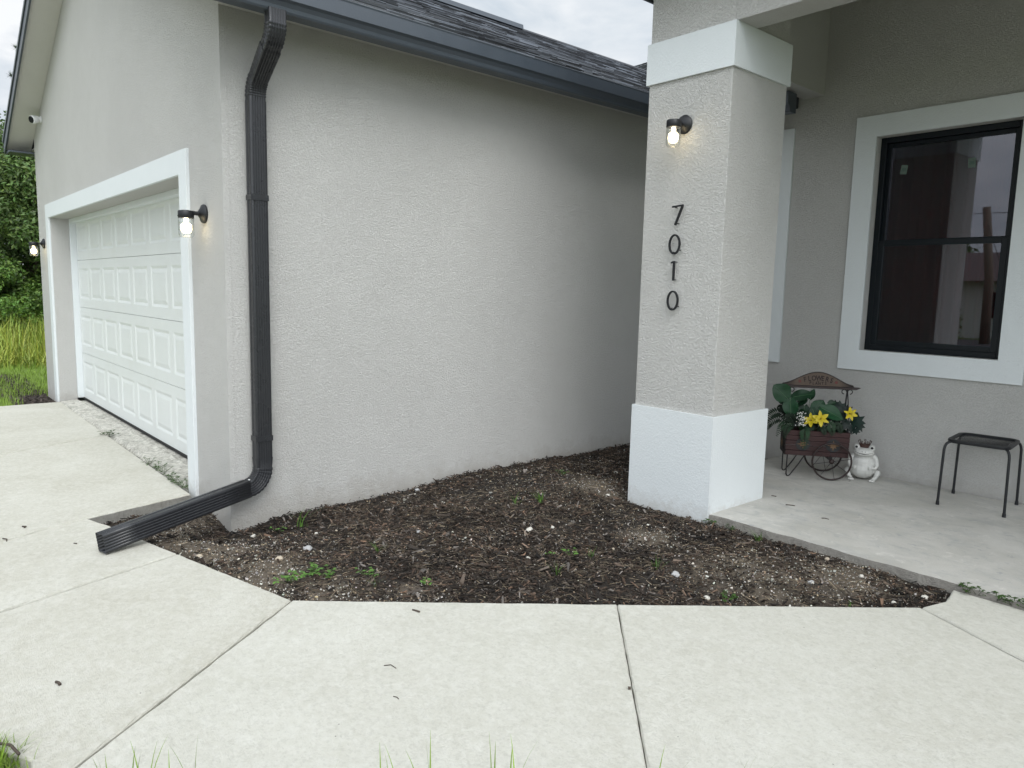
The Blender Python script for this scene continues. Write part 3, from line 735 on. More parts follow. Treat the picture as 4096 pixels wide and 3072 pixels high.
    bm_ = MB(); bm_.box(CX1, 2.3, CY0, 4.095, 2.955, T); bm_.box(CX0, -3.0, CY1, YB, 2.975, T); bm_.box(2.717, 2.917, CY1, YB, 2.975, T)
    part('porch_beam', bm_, M_wall, bevel=.003)
    part('porch_ceiling', MB().box(CX0, 2.9, CY0, YB, T, T+.03), M_soffit)
    pr = MB(); x0, x1, y0 = -3.45, 3.2, CY0-.27; z0 = 3.52; rise = 1.05
    pr.add([(x0, y0, z0), (x1, y0, z0), (x1, 9, z0), (x0, 9, z0), (x0+2.1, y0+2.1, z0+rise), (x1-2.1, y0+2.1, z0+rise), (x1-2.1, 9, z0+rise), (x0+2.1, 9, z0+rise)], [(0, 1, 5, 4), (1, 2, 6, 5), (0, 4, 7, 3), (4, 5, 6, 7), (3, 7, 6, 2)])
    part('porch_roof', pr, M_roof_deck)
    pf = MB(); pf.box(x0, x0+.02, y0, 9, 3.36, 3.52); pf.box(x0+.02, x1-.02, y0, y0+.02, 3.36, 3.52); pf.box(x1-.02, x1, y0, 9, 3.36, 3.52)
    part('porch_fascia', pf, M_gutter)
    ps = MB(); ps.box(x0+.02, CX0-.001, y0+.02, 5.9, 3.40, 3.415); ps.box(CX0-.001, 2.9, y0+.02, CY0-.001, 3.40, 3.415)
    part('porch_soffit', ps, M_soffit)
    part('end_wall', MB().box(-16, -10.6, 6.6, 16, -.2, 2.9), M_wall); part('end_wall', MB().box(3.2, 3.4, YB, 12, -.2, 3.3), M_wall)
    return H
HOUSE = build_house()
def build_gutter():
    G = thing('gutter', 'dark grey aluminium gutter along the garage eave turning toward the porch', 'gutter', (-4.11, 1.4, 2.83))
    # K-style profile, offset d from the fascia, height h
    prof = [(0, .150), (0, 0), (.086, 0), (.093, .010), (.097, .030), (.110, .050), (.128, .062), (.130, .138), (.134, .148), (.128, .152), (.116, .150), (.114, .142), (.122, .138), (.121, .068), (.104, .056), (.090, .032), (.086, .006), (.004, .006), (.004, .150)]
    n = len(prof); m = MB(); xb, zb = -4.109, 2.838
    def sec(f): return [f(d, h) for d, h in prof]
    s0 = sec(lambda d, h: (xb+d, 1.30, zb+h)); s1 = sec(lambda d, h: (xb+d, 5.598-d, zb+h)); s2 = sec(lambda d, h: (-3.10, 5.598-d, zb-.03+h))
    V = s0+s1; m.add(V, [(i, i+1, n+i+1, n+i) for i in range(n-1)])
    V = sec(lambda d, h: (xb+d, 5.598-d, zb+h-.0))+s2; m.add(V, [(i, i+1, n+i+1, n+i) for i in range(n-1)])
    o = obj('trough', m, M_gutter, G, world=True, smooth=False)
    out = prof[:10]
    obj('end_cap', MB().prism([(-3.10, 5.598-d, zb-.03+h) for d, h in out], (.004, 0, 0)), M_gutter, G, world=True)
    obj('end_cap', MB().prism([(xb+d, 1.296, zb+h) for d, h in out], (0, .004, 0)), M_gutter, G, world=True)
build_gutter()
def build_downspout():
    Dn = thing('downspout', 'dark bronze corrugated downspout running down the garage side wall onto the drive', 'downspout', (-4.34, 1.752, -.13))
    def profile(w=.102, d=.076):   # (along wide axis, along depth axis)
        hw, hd = w/2, d/2; r = .010; pts = []
        def corner(cx, cy, a0):
            for k in range(5):
                a = R(a0+90*k/4); pts.append((cx+r*math.cos(a), cy+r*math.sin(a)))
        def ribs(sgn):
            xs = []
            for k in range(5):
                c = (-.030+.015*k)*(-sgn); s_ = -sgn
                for dx, dd in ((-.0040, 0), (-.0016, .0026), (.0016, .0026), (.0040, 0)): xs.append((c+dx*s_, sgn*(hd-dd)))
            return xs
        corner(hw-r, hd-r, 0); pts += ribs(1); corner(-hw+r, hd-r, 90)
        pts += [(-hw, .016), (-hw+.003, .012), (-hw+.003, -.012), (-hw, -.016)]
        corner(-hw+r, -hd+r, 180); pts += ribs(-1); corner(hw-r, -hd+r, 270)
        pts += [(hw, -.016), (hw-.003, -.012), (hw-.003, .012), (hw, .016)]
        return pts
    prof = profile()
    def sweep(path, scales, thick=True):
        m = MB(); n = len(prof); P = [Vector(p) for p in path]; rings = []
        for i, p in enumerate(P):
            T = (P[min(i+1, len(P)-1)]-P[max(i-1, 0)]).normalized()
            D = Vector((1, 0, 0)); D = (D-T*D.dot(T)).normalized(); W = D.cross(T).normalized()
            if i == 0: W0 = W
            s = scales[i]
            rings.append([tuple(p+W*(a*s)+D*(b*s)) for a, b in prof])
        V = [q for r_ in rings for q in r_]; F = [(i*n+k, i*n+(k+1) % n, (i+1)*n+(k+1) % n, (i+1)*n+k) for i in range(len(P)-1) for k in range(n)]
        m.add(V, F); return m
    def arc(p0, t0, t1, rad, steps):
        """positions along a bend from direction t0 to t1 starting at p0"""
        t0, t1 = Vector(t0).normalized(), Vector(t1).normalized(); ang = t0.angle(t1); b = (t1-t0*t0.dot(t1)).normalized()
        return [Vector(p0)+t0*(rad*math.sin(ang*k/steps))+b*(rad*(1-math.cos(ang*k/steps))) for k in range(steps+1)]
    def crimp(n, lo=.955, hi=1.012): return [(hi if k % 3 else lo) for k in range(n)]
    dn = Vector((0, 0, -1)); x0, yw = -4.043, 1.752; xw = XG+.012+.038
    dia = Vector((-.80, 0, -.60)).normalized()
    top = Vector((x0, yw, 2.85)); a1 = arc((x0, yw, 2.785), dn, dia, .12, 18)
    # second bend ends on the wall line
    b2 = arc((0, 0, 0), dia, dn, .12, 18); off = b2[-1]
    need = (a1[-1].x-xw)+off.x; ln = need/-dia.x if False else (a1[-1].x-xw+off.x)/(-dia.x)
    p2 = a1[-1]+dia*max(.02, ln); a2 = [p2+q for q in b2]
    e1 = [top]+a1+[a1[-1]+dia*.045]
    o = obj('elbow', sweep(e1, [1.0]+crimp(len(a1))+[1.0]), M_bronze, Dn, world=True, smooth=True, angle=28)
    e2 = [a1[-1]+dia*.03]+[a1[-1]+dia*.034]+a2+[a2[-1]+dn*.05]
    obj('elbow', sweep(e2, [1.045, 1.045]+crimp(len(a2))+[.985]), M_bronze, Dn, world=True, smooth=True, angle=28)
    zt = a2[-1].z-.02; zb = .285
    pipe = [Vector((xw, yw, zt-(zt-zb)*k/6)) for k in range(7)]
    ob = obj('pipe', sweep(pipe, [1.0]*7), M_bronze, Dn, world=True, smooth=True, angle=28)
    sp = Vector((.235, -.93, -.115)).normalized()
    a3 = arc((xw, yw, zb-.03), dn, sp, .115, 24)
    e3 = [Vector((xw, yw, zb+.03)), Vector((xw, yw, zb+.026))]+a3+[a3[-1]+sp*.03]
    obj('elbow', sweep(e3, [1.04, 1.04]+crimp(len(a3), .96, 1.02)+[1.0]), M_bronze, Dn, world=True, smooth=True, angle=28)
    st = a3[-1]+sp*.012; t_ = (st.y-.80)/-sp.y
    spout = [st+sp*(t_*k/5) for k in range(6)]
    so = obj('spout', sweep(spout, [1.03]*6), M_bronze, Dn, world=True, smooth=True, angle=28)
    for o in (so,):
        q = o.modifiers.new('wall', 'SOLIDIFY'); q.thickness = .0012; q.offset = -1
    for z in (1.876, .436):
        m = MB(); hw, hd = .0525, .0395
        m.box(xw+hd-.0006, xw+hd+.0012, yw-hw, yw+hw, z-.016, z+.016)
        m.box(xw-hd, xw+hd-.0007, yw-hw-.0012, yw-hw, z-.016, z+.016); m.box(xw-hd, xw+hd-.0007, yw+hw, yw+hw+.0012, z-.016, z+.016)
        for s_ in (-1, 1):
            m.prism([(xw+hd+.0012, yw+s_*.045, z-.018), (xw+hd+.0012, yw+s_*.02, z-.018), (xw+hd+.0012, yw+s_*.004, z), (xw+hd+.0012, yw+s_*.02, z+.018), (xw+hd+.0012, yw+s_*.045, z+.018)], (.0022, 0, 0))
        obj('strap', m, M_bronze, Dn, world=True)
    Mx = Matrix.Translation(a3[-1]+Vector((0, .02, .052)))
    obj('torn_tag', MB().box(-.011, .011, -.022, .022, 0, .0008, M=Mx @ Matrix.Rotation(.12, 4, 'X')), plain('paper_tag', (.6, .62, .6), .7, var=.5, sc=200), Dn, world=True)
build_downspout()
# ------------------------------------------------------------------ wall lamps
def lamp_mats():
    t = NT('jar_glass'); N, L = t.N, t.L
    gl = N.new('ShaderNodeBsdfGlossy'); gl.inputs['Roughness'].default_value = .05
    tr = N.new('ShaderNodeBsdfTransparent'); tr.inputs['Color'].default_value = (.90, .92, .91, 1)
    fr = N.new('ShaderNodeLayerWeight'); fr.inputs['Blend'].default_value = .5
    f = t.math('MINIMUM', t.math('MULTIPLY', fr.outputs['Facing'], .7), .7)
    mx = N.new('ShaderNodeMixShader'); L.new(f, mx.inputs[0]); L.new(tr.outputs[0], mx.inputs[1]); L.new(gl.outputs[0], mx.inputs[2]); L.new(mx.outputs[0], t.out.inputs['Surface'])
    b = NT('lit_bulb'); b.b.inputs['Base Color'].default_value = (1, .9, .7, 1); b.b.inputs['Emission Color'].default_value = (1, .80, .50, 1); b.b.inputs['Emission Strength'].default_value = 5.0
    return t.m, b.m
M_jar, M_bulb = lamp_mats()
def make_lamp(loc, label):
    T = thing('wall_lamp', label, 'wall lamp', loc, 0, 'lit jar lamps on the front of the house')
    obj('back_plate', MB().lathe([(.056, -.001), (.058, -.010), (.053, -.018), (.035, -.026), (.016, -.040)], 32, axis='Y'), M_black, T, smooth=True, angle=40)
    arm = MB(); arm.tube([(0, -.03, 0), (0, -.055, -.001), (0, -.075, 0)], [.014, .012, .014], 12)
    obj('arm', arm, M_black, T, smooth=True, angle=40)
    y = -.112
    cap = MB(); cap.lathe([(.044, -.034), (.0455, -.032), (.0455, .004), (.042, .010), (.020, .014), (.001, .015)], 32, (0, y, 0))
    for a in (30, 150, 270): cap.lathe([(.003, .044), (.003, .049)], 8, (0, y, -.022), Matrix.Rotation(R(a), 3, 'Z') @ Matrix.Rotation(R(90), 3, 'Y'))
    obj('cap', cap, M_black, T, smooth=True, angle=40)
    prof = [(.041, -.034)]
    for k in range(4): z = -.040-.006*k; prof += [(.0455, z), (.0425, z-.003)]
    prof += [(.044, -.070), (.044, -.100)]
    for k in range(5): z = -.106-.0065*k; prof += [(.0455, z), (.0420, z-.0033)]
    prof += [(.040, -.141), (.034, -.148), (.030, -.147), (.001, -.143)]
    obj('glass_jar', MB().lathe(prof, 32, (0, y, 0), capends=False), M_jar, T, smooth=True)
    obj('bulb', MB().lathe([(.012, -.034), (.014, -.062), (.027, -.070), (.031, -.078), (.031, -.100), (.027, -.114), (.015, -.124), (.001, -.126)], 24, (0, y, 0)), M_bulb, T, smooth=True)
    return T
L1 = make_lamp((-2.884, CY0, 2.418), 'lit jar lamp on the porch column above the house number')
for loc, lb in (((-4.70, YG, 1.790), 'lit jar lamp to the right of the garage door, nearest the downspout'), ((-10.245, YG, 1.790), 'lit jar lamp at the far left end of the garage front, before the trees')):
    c = copy_tree(L1); c.location = loc; c['label'] = lb
# ------------------------------------------------------------------ house numbers
def stroke(mb, pts, w, closed=False, th=.013, y=0):
    P = [Vector((a, b)) for a, b in pts]; n = len(P); Lf = []; Rt = []
    for i in range(n):
        if closed: T = (P[(i+1) % n]-P[i-1]).normalized()
        else: T = (P[min(i+1, n-1)]-P[max(i-1, 0)]).normalized()
        N_ = Vector((-T.y, T.x)); Lf.append(P[i]+N_*w/2); Rt.append(P[i]-N_*w/2)
    V = [(p.x, y, p.y) for p in Lf]+[(p.x, y, p.y) for p in Rt]+[(p.x, y+th, p.y) for p in Lf]+[(p.x, y+th, p.y) for p in Rt]
    F = []
    for i in range(n if closed else n-1):
        j = (i+1) % n; F += [(i, j, n+j, n+i), (2*n+i, 3*n+i, 3*n+j, 2*n+j), (i, 2*n+i, 2*n+j, j), (n+i, n+j, 3*n+j, 3*n+i)]
    if not closed: F += [(0, n, 3*n, 2*n), (n-1, 3*n-1, 4*n-1, 2*n-1)]
    mb.add(V, F)
def digit(ch, x, z, label):
    T = thing('house_number', label, 'house number', (x, CY0-.034, z), 0, 'house number digits on the porch column')
    m = MB(); pins = []
    if ch == '7':
        stroke(m, [(-.040, .054), (.043, .060)], .0095); stroke(m, [(.0385, .0555), (-.012, -.060)], .0125); pins = [(-.022, .050), (-.002, -.050)]
    elif ch == '0':
        stroke(m, [(.0385*math.cos(a*math.pi/24), .058*math.sin(a*math.pi/24)) for a in range(48)], .0105, True); pins = [(-.018, -.048), (.030, -.036)]
    else:
        stroke(m, [(.004, .062), (.004, -.062)], .0125); stroke(m, [(-.018, .050), (.0, .058)], .009); pins = [(.008, .056), (.006, -.056)]
    obj('numeral', m, M_black, T, bevel=.001)
    for a, b in pins: obj('pin', MB().tube([(a, .012, b), (a, .0335, b)], .003, 8), M_black, T)
digit('7', -2.888, 1.864, 'black metal house number 7, topmost on the porch column')
digit('0', -2.897, 1.684, 'black metal house number 0 between the 7 and the 1')
digit('1', -2.897, 1.518, 'black metal house number 1 on the porch column')
digit('0', -2.890, 1.330, 'black metal house number 0, lowest on the porch column')
# ------------------------------------------------------------------ security camera
def build_seccam():
    T = thing('security_camera', 'small white security camera with black lens under the garage rake', 'camera', (-10.03, YG, 3.165))
    Mw = plain('white_plastic', (.75, .76, .76), .35, var=.03)
    obj('mount', MB().lathe([(.036, 0), (.038, -.010), (.030, -.016), (.012, -.022)], 24, axis='Y'), Mw, T, smooth=True, angle=40)
    d = Vector((.42, -.80, -.25)).normalized(); Q = d.to_track_quat('Z', 'Y').to_matrix()
    c = Vector((0, -.035, .0))
    obj('body', MB().lathe([(.004, -.03), (.022, -.022), (.036, -.004), (.043, .020), (.044, .050), (.0435, .072), (.040, .076)], 28, c, Q), Mw, T, smooth=True, angle=50)
    obj('lens', MB().lathe([(.0385, .0762), (.037, .079), (.001, .0785)], 28, c, Q), plain('black_lens', (.006, .007, .008), .12), T, smooth=True, angle=40)
build_seccam()
# ------------------------------------------------------------------ curtain behind the window
def build_curtain():
    m = MB(); n = 120; V = []; x0, x1 = -2.60, -1.56
    for z in (.80, 2.72):
        for i in range(n+1):
            x = x0+(x1-x0)*i/n; V.append((x, YB+.34+.035*math.sin(i*.72)+.018*math.sin(i*.29+1), z))
    m.add(V, [(i, i+1, n+2+i, n+1+i) for i in range(n)])
    o = obj('curtain', m, plain('dark_red_curtain', (.42, .030, .028), .9, sc=40), label='dark red brown curtain hanging behind the porch window', cat='curtain', smooth=True)
    q = o.modifiers.new('t', 'SOLIDIFY'); q.thickness = .003
build_curtain()
# ------------------------------------------------------------------ stool
def build_stool():
    T = thing('stool', 'small black metal mesh stool with four tube legs on the porch', 'stool', (-1.567, 5.586, 0), R(5.5))
    hx, hy, zt = .178, .196, .452
    def rr(hx, hy, r, z, n=7):
        out = []
        for cx, cy, a0 in ((hx-r, hy-r, 0), (-hx+r, hy-r, 90), (-hx+r, -hy+r, 180), (hx-r, -hy+r, 270)):
            for k in range(n): a = R(a0+90*k/(n-1)); out.append((cx+r*math.cos(a), cy+r*math.sin(a), z))
        return out
    # flat hoop: rolled band with a lip
    m = MB(); rings = [rr(hx, hy, .06, zt-.022), rr(hx+.004, hy+.004, .064, zt-.012), rr(hx+.002, hy+.002, .062, zt), rr(hx-.010, hy-.010, .052, zt+.003), rr(hx-.022, hy-.022, .042, zt-.004), rr(hx-.022, hy-.022, .042, zt-.014), rr(hx-.008, hy-.008, .054, zt-.020)]
    n = len(rings[0]); k = len(rings)
    m.add([p for r_ in rings for p in r_], [(a*n+i, a*n+(i+1) % n, ((a+1) % k)*n+(i+1) % n, ((a+1) % k)*n+i) for a in range(k) for i in range(n)])
    obj('seat_rim', m, M_black, T, smooth=True, angle=50)
    # expanded-metal seat: two families of slanted wires, dished slightly
    me = MB(); ax, ay = hx-.020, hy-.020; st = .0125
    def dish(x, y): return zt-.010-.010*(1-(x/ax)**2)*(1-(y/ay)**2)
    for sgn in (1, -1):
        c = -(ax+ay*.5)
        while c < ax+ay*.5:
            pts = []
            for j in range(9):
                y = -ay+2*ay*j/8; x = c+sgn*y*.5
                if abs(x) <= ax: pts.append((x, y, dish(x, y)))
            if len(pts) > 1:
                for a, b in zip(pts[:-1], pts[1:]):
                    d = Vector(b)-Vector(a); s_ = Vector((d.y, -d.x, 0)).normalized()*.0013; A, B = Vector(a), Vector(b); h = Vector((0, 0, .0016))
                    me.add([A-s_, A+s_, B+s_, B-s_, A-s_-h, A+s_-h, B+s_-h, B-s_-h], [(0, 1, 2, 3), (7, 6, 5, 4), (0, 3, 7, 4), (1, 5, 6, 2)])
            c += st
    obj('mesh_seat', me, M_black, T, normals=False)
    for sx in (-1, 1):
        for sy in (-1, 1):
            x0, y0 = sx*(hx-.022), sy*(hy-.022); ux, uy = sx*.62, sy*.62
            pts = [(x0, y0, zt-.018), (x0+ux*.015, y0+uy*.015, zt-.021), (x0+ux*.03, y0+uy*.03, zt-.030), (x0+ux*.040, y0+uy*.040, zt-.046), (x0+ux*.046, y0+uy*.046, zt-.07), (x0+ux*.05, y0+uy*.05, zt-.2), (x0+ux*.056, y0+uy*.056, .012)]
            lg = MB(); lg.tube(pts, .0085, 12); o = obj('leg', lg, M_black, T, smooth=True, angle=50)
            e = pts[-1]; obj('foot', MB().lathe([(.0115, 0), (.0115, .004), (.0105, .026), (.009, .027)], 14, (e[0], e[1], 0)), plain('foot_rubber', (.012, .012, .013), .7) if False else M_black, o, smooth=True, angle=40)
build_stool()
# ------------------------------------------------------------------ frog
def remeshed(name, mb, voxel, smooth=6):
    me = mesh_from(name, mb); fixn(me); o = bpy.data.objects.new('tmp', me); S.collection.objects.link(o)
    r = o.modifiers.new('r', 'REMESH'); r.mode = 'VOXEL'; r.voxel_size = voxel
    s = o.modifiers.new('s', 'SMOOTH'); s.factor = .5; s.iterations = smooth
    dg = bpy.context.evaluated_depsgraph_get(); out = bpy.data.meshes.new_from_object(o.evaluated_get(dg)); out.name = name
    bpy.data.objects.remove(o); bpy.data.meshes.remove(me)
    out.polygons.foreach_set('use_smooth', [True]*len(out.polygons)); return out
def build_frog():
    T = thing('frog_statue', 'white garden frog statue with a rusty crown sitting beside the flower cart', 'statue', (-2.372, 5.655, 0), R(21))
    b = MB()
    b.ell((0, .005, .103), (.094, .080, .098)); b.ell((0, -.012, .085), (.090, .080, .078))
    b.ell((0, .0, .185), (.066, .060, .05)); b.ell((0, -.022, .212), (.074, .060, .036)); b.ell((0, -.05, .208), (.056, .034, .024))
    for s in (-1, 1):
        b.ell((s*.052, -.018, .247), (.024, .022, .024))
        b.tube([(s*.066, .0, .185), (s*.086, -.012, .160), (s*.095, -.032, .120), (s*.084, -.064, .100), (s*.062, -.084, .108)], [.020, .018, .015, .012, .009], 10)
        for k, (dx, dz) in enumerate(((-.022, .012), (-.026, -.002), (-.020, -.016))):
            b.tube([(s*.068, -.082, .107), (s*(.068+dx*.6), -.093, .107+dz*.6), (s*(.068+dx), -.092, .107+dz)], [.007, .005, .006], 8)
        b.tube([(s*.060, .03, .045), (s*.092, .0, .056), (s*.104, -.025, .062), (s*.100, -.045, .048), (s*.088, -.050, .024), (s*.072, -.068, .012)], [.034, .030, .022, .017, .015, .012], 12)
        for a in (-26, -2, 22):
            d = Vector((math.sin(R(a))*1.0, -math.cos(R(a)), 0)); p = Vector((s*.072, -.064, .011))
            b.tube([p, p+d*.022+Vector((0, 0, .001)), p+d*.042-Vector((0, 0, .002))], [.010, .007, .008], 8)
    me = remeshed('body', b, .0030, 9)
    # carve the mouth line by pushing in vertices, keep toes on the floor
    for v in me.vertices:
        x, y, z = v.co
        zc = .2055+.010*(x/.06)**2 if abs(x) < .062 else None
        if zc and y < -.02 and abs(z-zc) < .0032: v.co.y += .006; 
        if z < .001: v.co.z = .0005
    t = NT('shaded_aged_white_ceramic'); g = t.N.new('ShaderNodeNewGeometry')
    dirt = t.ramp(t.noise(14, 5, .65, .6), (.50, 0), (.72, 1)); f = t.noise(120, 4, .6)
    crease_shade = t.ramp(g.outputs['Pointiness'], (.44, 1), (.515, 0))  # crease shading painted into the colour, driven by pointiness
    c = t.mix(t.math('MULTIPLY', dirt, .35), (.60, .60, .57), (.24, .23, .21)); c = t.mix(t.math('MULTIPLY', crease_shade, .55), c, (.10, .095, .085))
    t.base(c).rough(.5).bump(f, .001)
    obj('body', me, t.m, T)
    Mk = plain('mouth_dark', (.015, .013, .012), .6)
    m = MB(); pts = []
    for k in range(21):
        x = -.044+.088*k/20; pts.append((x, 0, .2055+.010*(x/.06)**2))
    # find the face surface in front
    import mathutils
    bvh = mathutils.bvhtree.BVHTree.FromPolygons([v.co for v in me.vertices], [p.vertices for p in me.polygons])
    def front(x, z):
        h = bvh.ray_cast(Vector((x, -.4, z)), Vector((0, 1, 0))); return h[0].y if h[0] else -.08
    m.tube([(p[0], front(p[0], p[2])+.0003, p[2]) for p in pts], [.0010+.0020*math.sin(math.pi*k/20) for k in range(21)], 6)
    obj('mouth', m, Mk, T)
    for s in (-1, 1):
        y = front(s*.052, .250); obj('eye', MB().ell((s*.053, y+.004, .250), (.0105, .0075, .0105)), plain('black_glass_eye', (.008, .008, .009), .08), T, smooth=True)
        obj('nostril', MB().ell((s*.011, front(s*.011, .222)+.001, .222), (.0028, .002, .0045)), Mk, T, smooth=True)
    cr = MB(); n = 28; V = []
    for r_, z in ((.030, .247), (.033, .262), (.031, .270), (.028, .262), (.026, .247)):
        for k in range(n):
            a = 2*math.pi*k/n; V.append((r_*math.cos(a)*1.15, -.002+r_*math.sin(a), z))
    cr.add(V, [(j*n+k, j*n+(k+1) % n, ((j+1) % 5)*n+(k+1) % n, ((j+1) % 5)*n+k) for j in range(5) for k in range(n)])
    cr.ell((0, -.002, .256), (.030, .026, .012))
    for k in range(7):
        a = 2*math.pi*(k+.5)/7-math.pi/2; c_, s_ = math.cos(a), math.sin(a)
        p0 = Vector((c_*.032, -.002+s_*.028, .262)); p1 = Vector((c_*.044, -.002+s_*.040, .288))
        tt = Vector((-s_, c_, 0))
        cr.add([p0-tt*.011, p0+tt*.011, p1, p0-tt*.011+Vector((c_, s_, 0))*-.004, p0+tt*.011+Vector((c_, s_, 0))*-.004], [(0, 1, 2), (4, 3, 2), (0, 3, 4, 1), (0, 2, 3), (1, 4, 2)])
        cr.tube([p0, p1], [.004, .002], 6); cr.tube([p1+tt*.006*math.cos(q*math.pi/4)+Vector((c_*.3, s_*.3, 1)).normalized()*(.006+.006*math.sin(q*math.pi/4)) for q in range(8)], .0022, 6, closed=True)
    obj('crown', cr, plain('rusty_iron', (.050, .022, .016), .7, var=.4, sc=80, bump=.001), T, smooth=True, angle=45)
build_frog()
# ------------------------------------------------------------------ flower cart
CAX = Vector((.7867, .6173, 0)); CRZ = math.atan2(.6173, .7867); CO = (-2.763, 5.240, 0)
def build_cart():
    T = thing('flower_cart', 'small wooden flower cart with a FLOWERS PLANTS sign and spoked wheels', 'flower cart', CO, CRZ)
    Miron = plain('dark_iron', (.010, .008, .008), .55, var=.3, sc=60, bump=.0008)
    Mrim = plain('brown_wheel_iron', (.018, .008, .007), .5, var=.3, sc=60, bump=.0008)
    tw = NT('red_stained_wood'); g = tw.noise(30, 6, .65, .6, tw.co((1, 1, 9)))
    tw.base(tw.mix(1.0, tw.mix(g, (.012, .0035, .003), (.045, .009, .008)), tw.attr(), 'MULTIPLY')).rough(.6).bump(g, .002); Mw = tw.m
    L_, Dp = .438, .20
    # slatted box, flaring slightly
    z0 = .172; bh = .036; m = MB()
    for r_ in range(5):
        za, zb = z0+r_*(bh+.003), z0+r_*(bh+.003)+bh; o = .004*r_/5; g_ = random.uniform(.8, 1.2)
        m.box(-.022-o, L_-.018+o, -.012-o, -.002-o, za, zb, (g_, g_, g_)); m.box(-.022-o, L_-.018+o, Dp-.01+o, Dp+o, za, zb, (g_, g_, g_))
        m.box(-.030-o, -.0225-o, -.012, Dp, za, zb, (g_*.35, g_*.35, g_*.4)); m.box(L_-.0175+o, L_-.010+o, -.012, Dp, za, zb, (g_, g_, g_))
    m.box(-.022, L_-.018, -.001, Dp-.011, z0+.004, z0+.014)
    m.box(-.018, L_-.022, .0, Dp-.012, z0+.10, z0+.14, (.15, .15, .12))
    obj('planter_box', m, Mw, T, colors=True, bevel=.0015)
    Mdisc = plain('black_paint_disc', (.012, .013, .014), .6); Mstar = plain('tan_star_paint', (.17, .10, .050), .7, var=.45, sc=50)
    def emblem(x, z, side=False):
        r = .050; d = MB(); pts = [(x+r*1.05*math.cos(a*math.pi/16), -.0185, z+r*math.sin(a*math.pi/16)) for a in range(32)]
        st = []
        for k in range(16):
            rr_ = (.044 if k % 4 == 0 else .034) if k % 2 == 0 else .017; a = k*math.pi/8; st.append((x+rr_*math.cos(a), -.0205, z+rr_*.9*math.sin(a)))
        if side:
            pts = [(-.0365, .09-(p[0]-x), p[2]) for p in pts]; st = [(-.0385, .09-(p[0]-x), p[2]) for p in st]; v = (.002, 0, 0)
        else: v = (0, .0018, 0)
        o = obj('painted_disc', d.prism(pts, v), Mdisc, T); obj('star', MB().prism(st, v), Mstar, o)
    emblem(.098, .262); emblem(.315, .262); emblem(0, .25, True)
    # wheels
    def wheel(x, y):
        W = obj('wheel', MB().tube([(x+.139*math.cos(a*math.pi/24), y, .146+.139*math.sin(a*math.pi/24)) for a in range(48)], .0070, 10, closed=True), Mrim, T, smooth=True)
        s = MB()
        for k in range(8):
            a = k*math.pi/4+.2; s.tube([(x, y, .146), (x+.138*math.cos(a), y, .146+.138*math.sin(a))], .0018, 6)
        obj('spokes', s, Miron, W); obj('hub', MB().lathe([(.004, -.018), (.012, -.016), (.018, -.008), (.020, 0), (.014, .006), (.014, .022)], 16, (x, y, .146), 'Y'), Mrim, W, smooth=True, angle=45)
    wheel(.305, -.052); wheel(.305, Dp+.045)
    obj('axle', MB().tube([(.305, -.03, .146), (.305, Dp+.025, .146)], .005, 8).box(.29, .32, .0, Dp-.012, .148, .171), Miron, T)
    # looped iron legs
    for y in (.002, Dp-.012):
        pts = [(-.006, y, .172), (-.007, y, .10), (-.006, y, .02), (.0, y, .006), (.010, y, .005), (.020, y, .012), (.075, y, .095), (.118, y, .172)]
        obj('leg', MB().tube(pts, .0048, 8), Miron, T, smooth=True, angle=60)
    # A-shaped end posts with scrolls
    for x in (-.012, L_-.028):
        p = MB(); sx = -1 if x < 0 else 1
        top = Vector((x, Dp/2-.005, .685))
        for y in (-.002, Dp-.012): p.tube([(x+sx*.012, y, .33), (x+sx*.008, y*.75+.025, .45), (x+sx*.003, y*.35+.06, .60), top], .0045, 8)
        p.tube([(x, Dp/2, .35), (x, Dp/2, .69)], .0035, 8)
        for s in (-1, 1):
            c = Vector((x+s*.021, Dp/2-.005, .664)); p.tube([top+Vector((0, 0, -.02))]+[c+Vector((-s*.017*math.cos(a), 0, .017*math.sin(a))) for a in [q*math.pi/6 for q in range(0, 10)]], .0036, 8)
        obj('end_post', p, Miron, T, smooth=True, angle=60)
    # sign board
    cx = .193; pts = []
    for k in range(41):
        u = -1+2*k/40; pts.append((cx+.255*u, .083, .712+.094*(.5+.5*math.cos(math.pi*u))**.8*(1-.0*u)))
    poly = [(cx-.262, .083, .7015)]+pts+[(cx+.262, .083, .7015)]
    tb = NT('sign_board_paint'); gg = tb.noise(12, 6, .65, .5); gx = tb.N.new('ShaderNodeSeparateXYZ'); tb.L.new(tb.co(), gx.inputs[0])
    edge = tb.ramp(tb.math('ABSOLUTE', tb.math('SUBTRACT', gx.outputs[0], cx)), (.15, 0), (.24, 1))
    tb.base(tb.mix(edge, tb.mix(gg, (.060, .040, .029), (.125, .088, .062)), (.013, .006, .005))).rough(.6)
    SB = obj('sign_board', MB().prism(poly, (0, .014, 0)), tb.m, T)
    fr = MB(); fr.tube([(p[0], .084, p[2]) for p in pts], .0042, 6)
    obj('sign_border', fr, Mrim, SB, smooth=True)
    obj('sign_shelf', MB().prism([(cx-.305, .055, .700), (cx+.305, .055, .700), (cx+.27, .055, .684), (cx-.27, .055, .684)], (0, .06, 0)), Mrim, T, bevel=.002)
